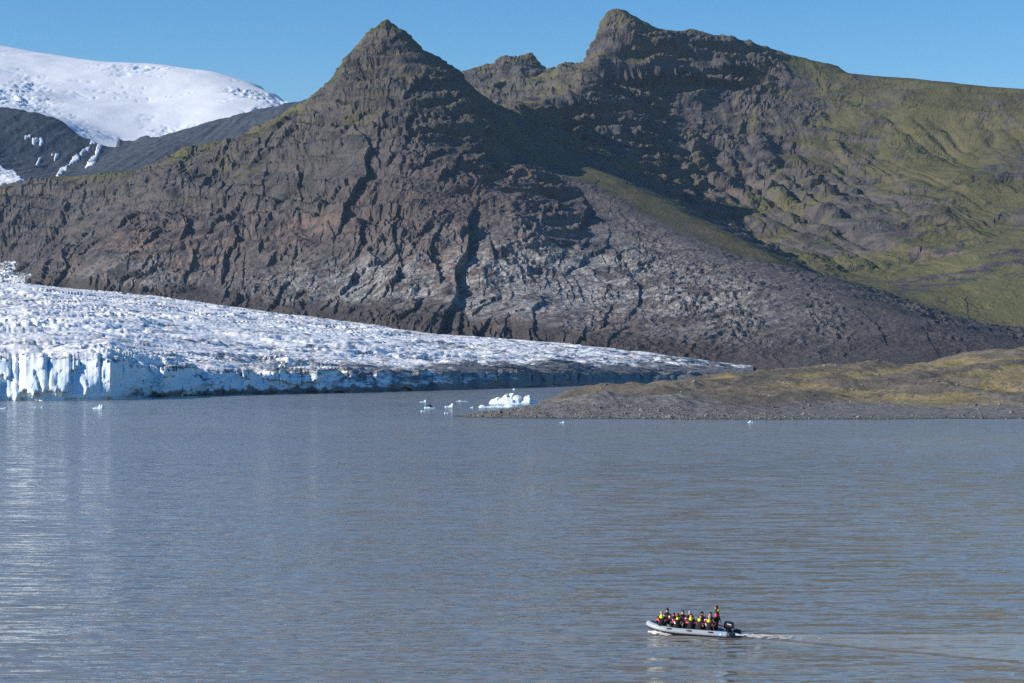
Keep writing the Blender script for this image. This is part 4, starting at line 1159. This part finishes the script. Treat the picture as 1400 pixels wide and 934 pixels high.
link('tiller_grip', sweep([Vector((.2, .02, .1)), Vector((.5, .03, .2)), Vector((.78, .04, .25))], [.03, .03, .035], 8), MB['dark'], eng)

# ------------------------------------------------------------------ people
SUIT = dict(black=mat_plain('black_suit', (0.014, 0.015, 0.019), 0.75, 0.25, 0.3, 14.0), red=mat_plain('red_suit', (0.50, 0.02, 0.028), 0.7, 0.25, 0.15, 14.0),
            white=mat_plain('reflective_band', (0.74, 0.75, 0.78), 0.5, 0.4, 0.05, 14.0), yellow=mat_plain('hi_vis_yellow', (0.66, 0.78, 0.03), 0.7, 0.25, 0.1, 14.0),
            skin=mat_plain('skin', (0.50, 0.30, 0.21), 0.6, 0.3, 0.08, 14.0))
def cloth(name, c): return mat_plain(name, c, 0.85, 0.2, 0.25, 25.0)
HAIR = dict(black=cloth('black_knit', (0.012, 0.012, 0.014)), brown=cloth('brown_hair', (0.13, 0.055, 0.025)), dark=cloth('dark_hair', (0.03, 0.02, 0.016)), grey=cloth('blue_grey_knit', (0.22, 0.29, 0.36)),
            pale=cloth('pale_hat', (0.45, 0.30, 0.29)), fair=cloth('fair_hair', (0.42, 0.30, 0.17)), auburn=cloth('auburn_hair', (0.26, 0.09, 0.035)))
HOODS = dict(yellow=SUIT['yellow'], green=mat_plain('hi_vis_green', (0.24, 0.70, 0.04), 0.7, 0.25, 0.1, 14.0))

def skinned(verts, edges, radii, root=0, sub=1):
    me = bpy.data.meshes.new('sk'); me.from_pydata(verts, edges, []); me.update()
    o = bpy.data.objects.new('sk', me); col.objects.link(o)
    mod = o.modifiers.new('skin', 'SKIN'); mod.use_smooth_shade = True
    sv = me.skin_vertices[0].data
    for i, r_ in enumerate(radii):
        sv[i].radius = (r_, r_) if not isinstance(r_, tuple) else r_; sv[i].use_root = (i == root)
    if sub:
        ss_ = o.modifiers.new('sub', 'SUBSURF'); ss_.levels = sub; ss_.render_levels = sub
    dg = bpy.context.evaluated_depsgraph_get()
    out = bpy.data.meshes.new_from_object(o.evaluated_get(dg))
    bpy.data.objects.remove(o); bpy.data.meshes.remove(me)
    return out

def hand_mesh():
    """right hand, fingers along +x, palm down, thumb on +y side, relaxed curl"""
    v = [(0, 0, 0), (.045, 0, -.004), (.085, 0, -.008)]; e = [(0, 1), (1, 2)]; r_ = [.026, (.034, .018), (.036, .016)]
    for k, (y, L) in enumerate(((.030, .068), (.010, .078), (-.011, .072), (-.031, .056))):
        i = len(v)
        v += [(.09, y, -.008), (.09 + L * .42, y * 1.08, -.016), (.09 + L * .72, y * 1.1, -.036), (.09 + L * .82, y * 1.1, -.058)]
        e += [(2, i), (i, i + 1), (i + 1, i + 2), (i + 2, i + 3)]; r_ += [.0105, .0098, .009, .0075]
    i = len(v)
    v += [(.03, .035, -.012), (.058, .056, -.024), (.085, .060, -.038)]; e += [(1, i), (i, i + 1), (i + 1, i + 2)]; r_ += [.013, .0115, .009]
    return skinned(v, e, r_, 0, 1)
HAND = hand_mesh()

def head_mesh():
    """face towards +x, base of the skull at the origin: brow, eye sockets, nose, mouth, chin, ears"""
    bm = bmesh.new(); bmesh.ops.create_uvsphere(bm, u_segments=20, v_segments=14, radius=1.0)
    for v in bm.verts:
        x, y, z = v.co
        w = 1.0 - .18 * max(-z, 0) ** 1.5
        X_, Y_, Z_ = x * .098, y * .076 * w, z * .122
        if x > 0: X_ *= 1.0 - .12 * max(z - .35, 0)
        f = max(x, 0) ** 2
        X_ += f * .022 * math.exp(-((y / .16) ** 2 + ((z + .12) / .22) ** 2))             # nose
        for s_ in (-1, 1): X_ -= f * .012 * math.exp(-(((y - s_ * .38) / .17) ** 2 + ((z - .08) / .13) ** 2))   # eye sockets
        X_ += f * .007 * math.exp(-((z - .24) / .09) ** 2)                                 # brow
        X_ += f * .006 * math.exp(-((y / .3) ** 2 + ((z + .52) / .09) ** 2))               # lips
        X_ += f * .012 * math.exp(-((y / .34) ** 2 + ((z + .82) / .14) ** 2))              # chin
        Y_ += math.copysign(.016, y) * math.exp(-(((x + .05) / .2) ** 2 + ((z + .02) / .24) ** 2)) * (abs(y) > .8)   # ears
        v.co = (X_ + .012, Y_, Z_ + .10)
    me = bpy.data.meshes.new('head'); bm.to_mesh(me); bm.free()
    return me
HEAD = head_mesh()

def person(loc, face, label, hair='black', kind='seat', lean=0.12, side=0.0, head_yaw=0.0, head_pitch=0.0, arms=None, hood='yellow', hat=False, scale=1.0, group='people in the boat', hair_long=False, hs_=0.85):
    """loc = seat point (or foot point when standing) in boat space; face = heading in boat space"""
    S_ = 1.0
    def L(z): return Vector((lean * z * 1.0, side * z, 0))
    if kind == 'seat':
        J = dict(pel=(0, 0, .11), sp=(.0, 0, .30), ch=(.01, 0, .49), nk=(.02, 0, .60), hd=(.035, 0, .665))
        legs = {s: [(0.03, s * .09, .09), (.40, s * .15, .10), (.45, s * .15, -.22), (.60, s * .17, -.27)] for s in (1, -1)}
        z0 = .11
    else:
        J = dict(pel=(0, 0, .93), sp=(.0, 0, 1.12), ch=(.0, 0, 1.33), nk=(.02, 0, 1.48), hd=(.03, 0, 1.545))
        legs = {s: [(0.0, s * .09, .90), (.04, s * .12, .50), (0, s * .13, .10), (.14, s * .15, .04)] for s in (1, -1)}
        z0 = .93
    for k in list(J):
        v = Vector(J[k]); J[k] = v + L(v.z - z0)
    ch = J['ch']
    arms = arms or {}
    V, E, Rr, tags = [], [], [], []
    def add(p, r_, parent=None):
        V.append(tuple(p)); Rr.append(r_); i = len(V) - 1
        if parent is not None: E.append((parent, i))
        return i
    i_p = add(J['pel'], (.165, .135)); i_s = add(J['sp'], (.16, .125), i_p); i_c = add(ch, (.175, .13), i_s); i_n = add(J['nk'], .07, i_c); add(J['hd'], .058, i_n)
    segs = []
    wr = {}
    for s in (1, -1):
        sh = ch + Vector((0, s * .19, .03))
        el, wp = arms.get(s, ((.10, s * .27, -.22), (.32, s * .16, -.33)))
        el = ch + Vector(el); wp = ch + Vector(wp)
        a = add(sh, .088, i_c); m = add(sh.lerp(el, .55), .072, a); b = add(el, .06, m); c = add(wp, .044, b)
        segs += [('arm_u', sh, el), ('arm_l', el, wp)]
        wr[s] = (el, wp)
        h, k, an, to = [Vector(q) for q in legs[s]]
        a = add(h, .115, i_p); b = add(k, .08, a); c = add(an, .062, b); add(to, .05, c)
        segs += [('leg', h, k), ('leg', k, an), ('leg', an, to)]
    segs += [('torso', J['pel'], J['sp']), ('torso', J['sp'], ch), ('neck', J['nk'], J['hd'])]
    Rr = [tuple(q * 1.2 for q in r_) if isinstance(r_, tuple) else r_ * 1.2 for r_ in Rr]
    body = skinned(V, E, Rr, 0, 1)
    bm = bmesh.new(); bm.from_mesh(body); bpy.data.meshes.remove(body)
    def near(p, a, b):
        ab = b - a; t = max(0, min(1, (p - a).dot(ab) / max(ab.length_squared, 1e-9)))
        return (p - (a + ab * t)).length, t
    for f in bm.faces:
        p = f.calc_center_median()
        best = min(((near(p, a, b)), n) for n, a, b in segs)
        (dd, t), n = best
        mi = 0
        if n == 'arm_u': mi = 0 if t < .12 else 1 if t < .40 else (2 if t < .62 else (1 if t < .85 else 0))
        elif n == 'torso':
            mi = 1 if (p.z > ch.z + .06 and p.x > ch.x + .02) else 0
        elif n == 'neck': mi = 0
        f.material_index = mi; f.smooth = True
    # head, turned and tilted on the neck
    mh = Matrix.Translation(J['hd'] + Vector((0, 0, -.005))) @ Matrix.Scale(1.1, 4) @ Matrix.Rotation(head_yaw, 4, 'Z') @ Matrix.Rotation(head_pitch + lean * .3, 4, 'Y')
    tb = bmesh.new(); tb.from_mesh(HEAD)
    for f in tb.faces: f.material_index = 4; f.smooth = True
    tb.transform(mh)
    t1 = bpy.data.meshes.new('t'); tb.to_mesh(t1); tb.free()
    # hands follow the forearms
    parts = [t1]
    for s in (1, -1):
        el, wp = wr[s]
        d_ = (wp - el).normalized()
        zz = Vector((0, 0, 1)); yv = zz.cross(d_)
        if yv.length < .05: yv = Vector((0, 1, 0))
        yv.normalize(); zz = d_.cross(yv)
        # thumb towards the body's middle line
        fl = 1 if yv.y * s < 0 else -1
        mat = Matrix(((d_.x, yv.x * fl, zz.x, wp.x), (d_.y, yv.y * fl, zz.y, wp.y), (d_.z, yv.z * fl, zz.z, wp.z), (0, 0, 0, 1)))
        hb = bmesh.new(); hb.from_mesh(HAND)
        for f in hb.faces: f.material_index = 4; f.smooth = True
        hb.transform(mat)
        if fl < 0: bmesh.ops.reverse_faces(hb, faces=hb.faces)
        t2 = bpy.data.meshes.new('t'); hb.to_mesh(t2); hb.free(); parts.append(t2)
    for t_ in parts:
        bm.from_mesh(t_); bpy.data.meshes.remove(t_)
    me = bpy.data.meshes.new('person'); bm.to_mesh(me); bm.free()
    for k in ('black', 'red', 'white', 'yellow', 'skin'): me.materials.append(SUIT[k])
    o = bpy.data.objects.new('person', me); col.objects.link(o)
    # hair or hat
    bm = bmesh.new(); bmesh.ops.create_uvsphere(bm, u_segments=20, v_segments=12, radius=1.0)
    low = -.15 if not hair_long else -.55
    dele = [v for v in bm.verts if v.co.z < low - .9 * max(v.co.x, 0) * 0 + (.55 * max(v.co.x, 0) if not hat else .35 * max(v.co.x, 0))]
    bmesh.ops.delete(bm, geom=dele, context='VERTS')
    for v in bm.verts:
        k = 1.0 + .05 * math.sin(9 * v.co.x + 7 * v.co.y) * (0 if hat else 1)
        v.co = (v.co.x * .112 * k + .006, v.co.y * .092 * k, v.co.z * (.138 if not hat else .15) + .103)
    bmesh.ops.solidify(bm, geom=list(bm.faces), thickness=.012)
    bm.transform(mh)
    me = bpy.data.meshes.new('hair'); bm.to_mesh(me); bm.free()
    link('beanie' if hat else 'hair', me, HAIR[hair], o)
    # folded hi-vis hood lying behind the neck and over the shoulders
    bm = bmesh.new(); bmesh.ops.create_uvsphere(bm, u_segments=18, v_segments=12, radius=1.0)
    c0 = J['nk'] + Vector((-.105, 0, -.005))
    for v in bm.verts:
        x, y, z = v.co
        v.co = c0 + hs_ * Vector((x * .11 + .055 * y * y, y * .17, z * .105 - .055 * (x < 0) * abs(x) + .02 * math.sin(5 * y + 2 * z) - .03 * y * y))
    me = bpy.data.meshes.new('hood'); bm.to_mesh(me); bm.free()
    link('hood', me, HOODS[hood], o)
    # collar
    bm = bmesh.new()
    ring0, ring1 = [], []
    for k in range(16):
        a = 2 * math.pi * k / 16
        ring0.append(bm.verts.new(J['nk'] + Vector((math.cos(a) * .105, math.sin(a) * .125, -.045))))
        ring1.append(bm.verts.new(J['nk'] + Vector((math.cos(a) * .085, math.sin(a) * .088, .055 - .03 * math.cos(a)))))
    for k in range(16): bm.faces.new((ring0[k], ring0[(k + 1) % 16], ring1[(k + 1) % 16], ring1[k]))
    bmesh.ops.solidify(bm, geom=list(bm.faces), thickness=.012)
    me = bpy.data.meshes.new('collar'); bm.to_mesh(me); bm.free()
    link('collar', me, SUIT['black'], o)
    bmat = Matrix.Translation(boat.location) @ boat.rotation_euler.to_matrix().to_4x4()
    o.matrix_world = bmat @ Matrix.Translation(loc) @ Matrix.Rotation(face, 4, 'Z') @ Matrix.Scale(scale * 1.15, 4)
    tag(o, label, 'person', group)
    return o

SEAT = TZ + TR - .035
NF, FF = R(-90), R(90)        # near row faces starboard, far row faces port
reach = {1: ((.12, .25, -.22), (.36, .12, -.20)), -1: ((.12, -.25, -.22), (.36, -.12, -.20))}
# near row, backs to the camera
person((1.86, .90, SEAT + .05), NF + .25, 'person nearest the bow, back to the camera, fair hair above a yellow hood', 'fair', hs_=1.0, lean=.30, head_pitch=.25, hat=False)
person((0.72, .92, SEAT), NF + .35, 'red-haired person with back to the camera, second from the bow on the near side', 'auburn', hs_=.72, lean=.18, head_yaw=-.7, hair_long=True, arms=reach)
person((-0.20, .92, SEAT), NF + .2, 'hunched person with back to the camera in front of the blue-grey beanie', 'dark', hs_=1.0, lean=.55, head_pitch=.5)
person((-0.74, .92, SEAT), NF - .3, 'brown-haired person with back to the camera, bowed head, middle of the near side', 'brown', lean=.38, head_pitch=.4, head_yaw=.3)
person((-1.46, .92, SEAT), NF - .1, 'person in a pale pink hat with back to the camera, arm down on the tube', 'pale', lean=.2, head_yaw=.4, hat=True, arms={-1: ((.0, -.27, -.24), (-.08, -.36, -.46)), 1: ((.12, .25, -.22), (.34, .14, -.30))})
# far row, facing the camera side
person((1.86, -.92, SEAT + .05), FF - .35, 'person in a black beanie sitting tall near the bow on the far side', 'black', lean=.05, hat=True, head_yaw=.5, hood='green')
person((1.36, -.85, SEAT - .05), FF, 'small dark-haired person low between the black beanie and the red hair', 'dark', lean=.22, scale=.86, head_pitch=.3, arms=reach)
person((0.76, -.92, SEAT), FF - .1, 'person on the far side half hidden behind the red-haired one', 'dark', lean=.15, head_yaw=.5)
person((0.30, -.92, SEAT), FF + .2, 'person in a blue-grey beanie on the far side of the boat', 'grey', lean=.1, hat=True, head_yaw=.4)
person((-0.56, -.92, SEAT), FF + .15, 'person in a round black beanie on the far side near the stern', 'black', lean=.1, hat=True, head_yaw=.8)
person((-1.20, -.92, SEAT), FF, 'person on the far side half hidden between the pale hat and the helmsman', 'dark', lean=.12, hood='green')
# helmsman
person((-1.86, .12, .06), R(8), 'brown-haired helmsman standing at the stern in a black and red suit', 'brown', 'stand', lean=.04, head_yaw=.1, hair_long=True,
       arms={1: ((.02, .27, -.26), (.20, .22, -.46)), -1: ((-.08, -.27, -.26), (-.20, -.20, -.46))}, group=None)

# ------------------------------------------------------------------ foam at the bow and in the wake
tf = NT('foam')
fa = tf.attr('mask'); pf = tf.pos()
fn = tf.noise(tf.mapping(pf, (1.0, 1.3, 1.0)), 1.6, 6, 0.7)
fm = tf.ss(tf.math('ADD', tf.math('MULTIPLY', fa[0], 0.62), tf.math('MULTIPLY_ADD', fn, 1.2, -0.6)), 0.34, 0.52)
tr = tf.n('BsdfTransparent')
bs = tf.n('BsdfPrincipled'); bs.inputs['Base Color'].default_value = (0.62, 0.58, 0.51, 1); bs.inputs['Roughness'].default_value = 0.7
mx = tf.n('MixShader'); tf.t.links.new(fm, mx.inputs[0]); tf.t.links.new(tr.outputs[0], mx.inputs[1]); tf.t.links.new(bs.outputs[0], mx.inputs[2])
tf.t.links.new(mx.outputs[0], tf.out.inputs['Surface'])
def foam_sheet(name, u, v, z, mask, label):
    X_ = BOAT_LOC.x + FW.x * u + PT.x * v; Y_ = BOAT_LOC.y + FW.y * u + PT.y * v
    o = mesh_from_grid(name, X_, Y_, z, tf.m, dict(mask=(mask, 0, 0)))
    return tag(o, label, kind='stuff')
uu, vv = np.meshgrid(np.linspace(-2.9, -17, 190), np.linspace(-1, 1, 44))
bk_ = -2.9 - uu
hw = 0.9 + 0.2 * bk_
v_ = vv * hw
lump = np.clip(fbm(uu * 1.0, v_ * 1.0, 0.9, 3, 500), -0.5, 1)
z_ = 0.012 + np.exp(-bk_ / 3.2) * (0.16 + 0.22 * lump) * (1 - vv ** 2) + 0.02 * np.clip(lump, 0, 1)
foam_sheet('wake_foam', uu, v_, np.maximum(z_, .008), np.clip(np.exp(-bk_ / 5.0) * 1.1 + 0.14, 0, 1) * (1 - np.abs(vv) ** 3) * sstep(14.1, 8, bk_), 'white churned foam trailing behind the engine')
uu, vv = np.meshgrid(np.linspace(2.98, -2.6, 90), np.linspace(0, 1, 16))
inner = np.interp(uu, [-3, .8, 1.4, 1.9, 2.3, 2.6, 2.85, 3.0], [1.12, 1.12, 1.08, .97, .80, .58, .32, .05])
wid = np.interp(uu, [-3, 0, 1.5, 2.75], [.30, .5, .9, .45])
z_ = 0.012 + np.exp(-((uu - 2.2) / 0.8) ** 2) * 0.26 * (1 - vv) ** 1.2 * (0.7 + 0.6 * fbm(uu, vv * 3, .5, 2, 505)) + 0.03 * (1 - vv)
foam_sheet('bow_foam', uu, inner + vv * wid, z_, np.clip(np.exp(-((uu - 2.1) / 0.95) ** 2) * 1.2 + .34, 0, 1) * (1 - vv ** 2), 'white spray along the near side of the bow')

# ------------------------------------------------------------------ haze
hz = NT('thin_haze')
pv = hz.n('VolumePrincipled')
pv.inputs['Color'].default_value = (0.50, 0.74, 1.0, 1)
pv.inputs['Density'].default_value = HAZE
pv.inputs['Anisotropy'].default_value = 0.2
hz.t.links.new(pv.outputs[0], hz.out.inputs['Volume'])
bm = bmesh.new()
bmesh.ops.create_cube(bm, size=1.0)
me = bpy.data.meshes.new('haze'); bm.to_mesh(me); bm.free()
me.materials.append(hz.m)
hz_o = bpy.data.objects.new('haze', me); col.objects.link(hz_o)
hz_o.scale = (27000, 27000, 1700); hz_o.location = (0, 4000, 1700 / 2 - 62)
tag(hz_o, kind='stuff')
print('done', time.time() - T0)
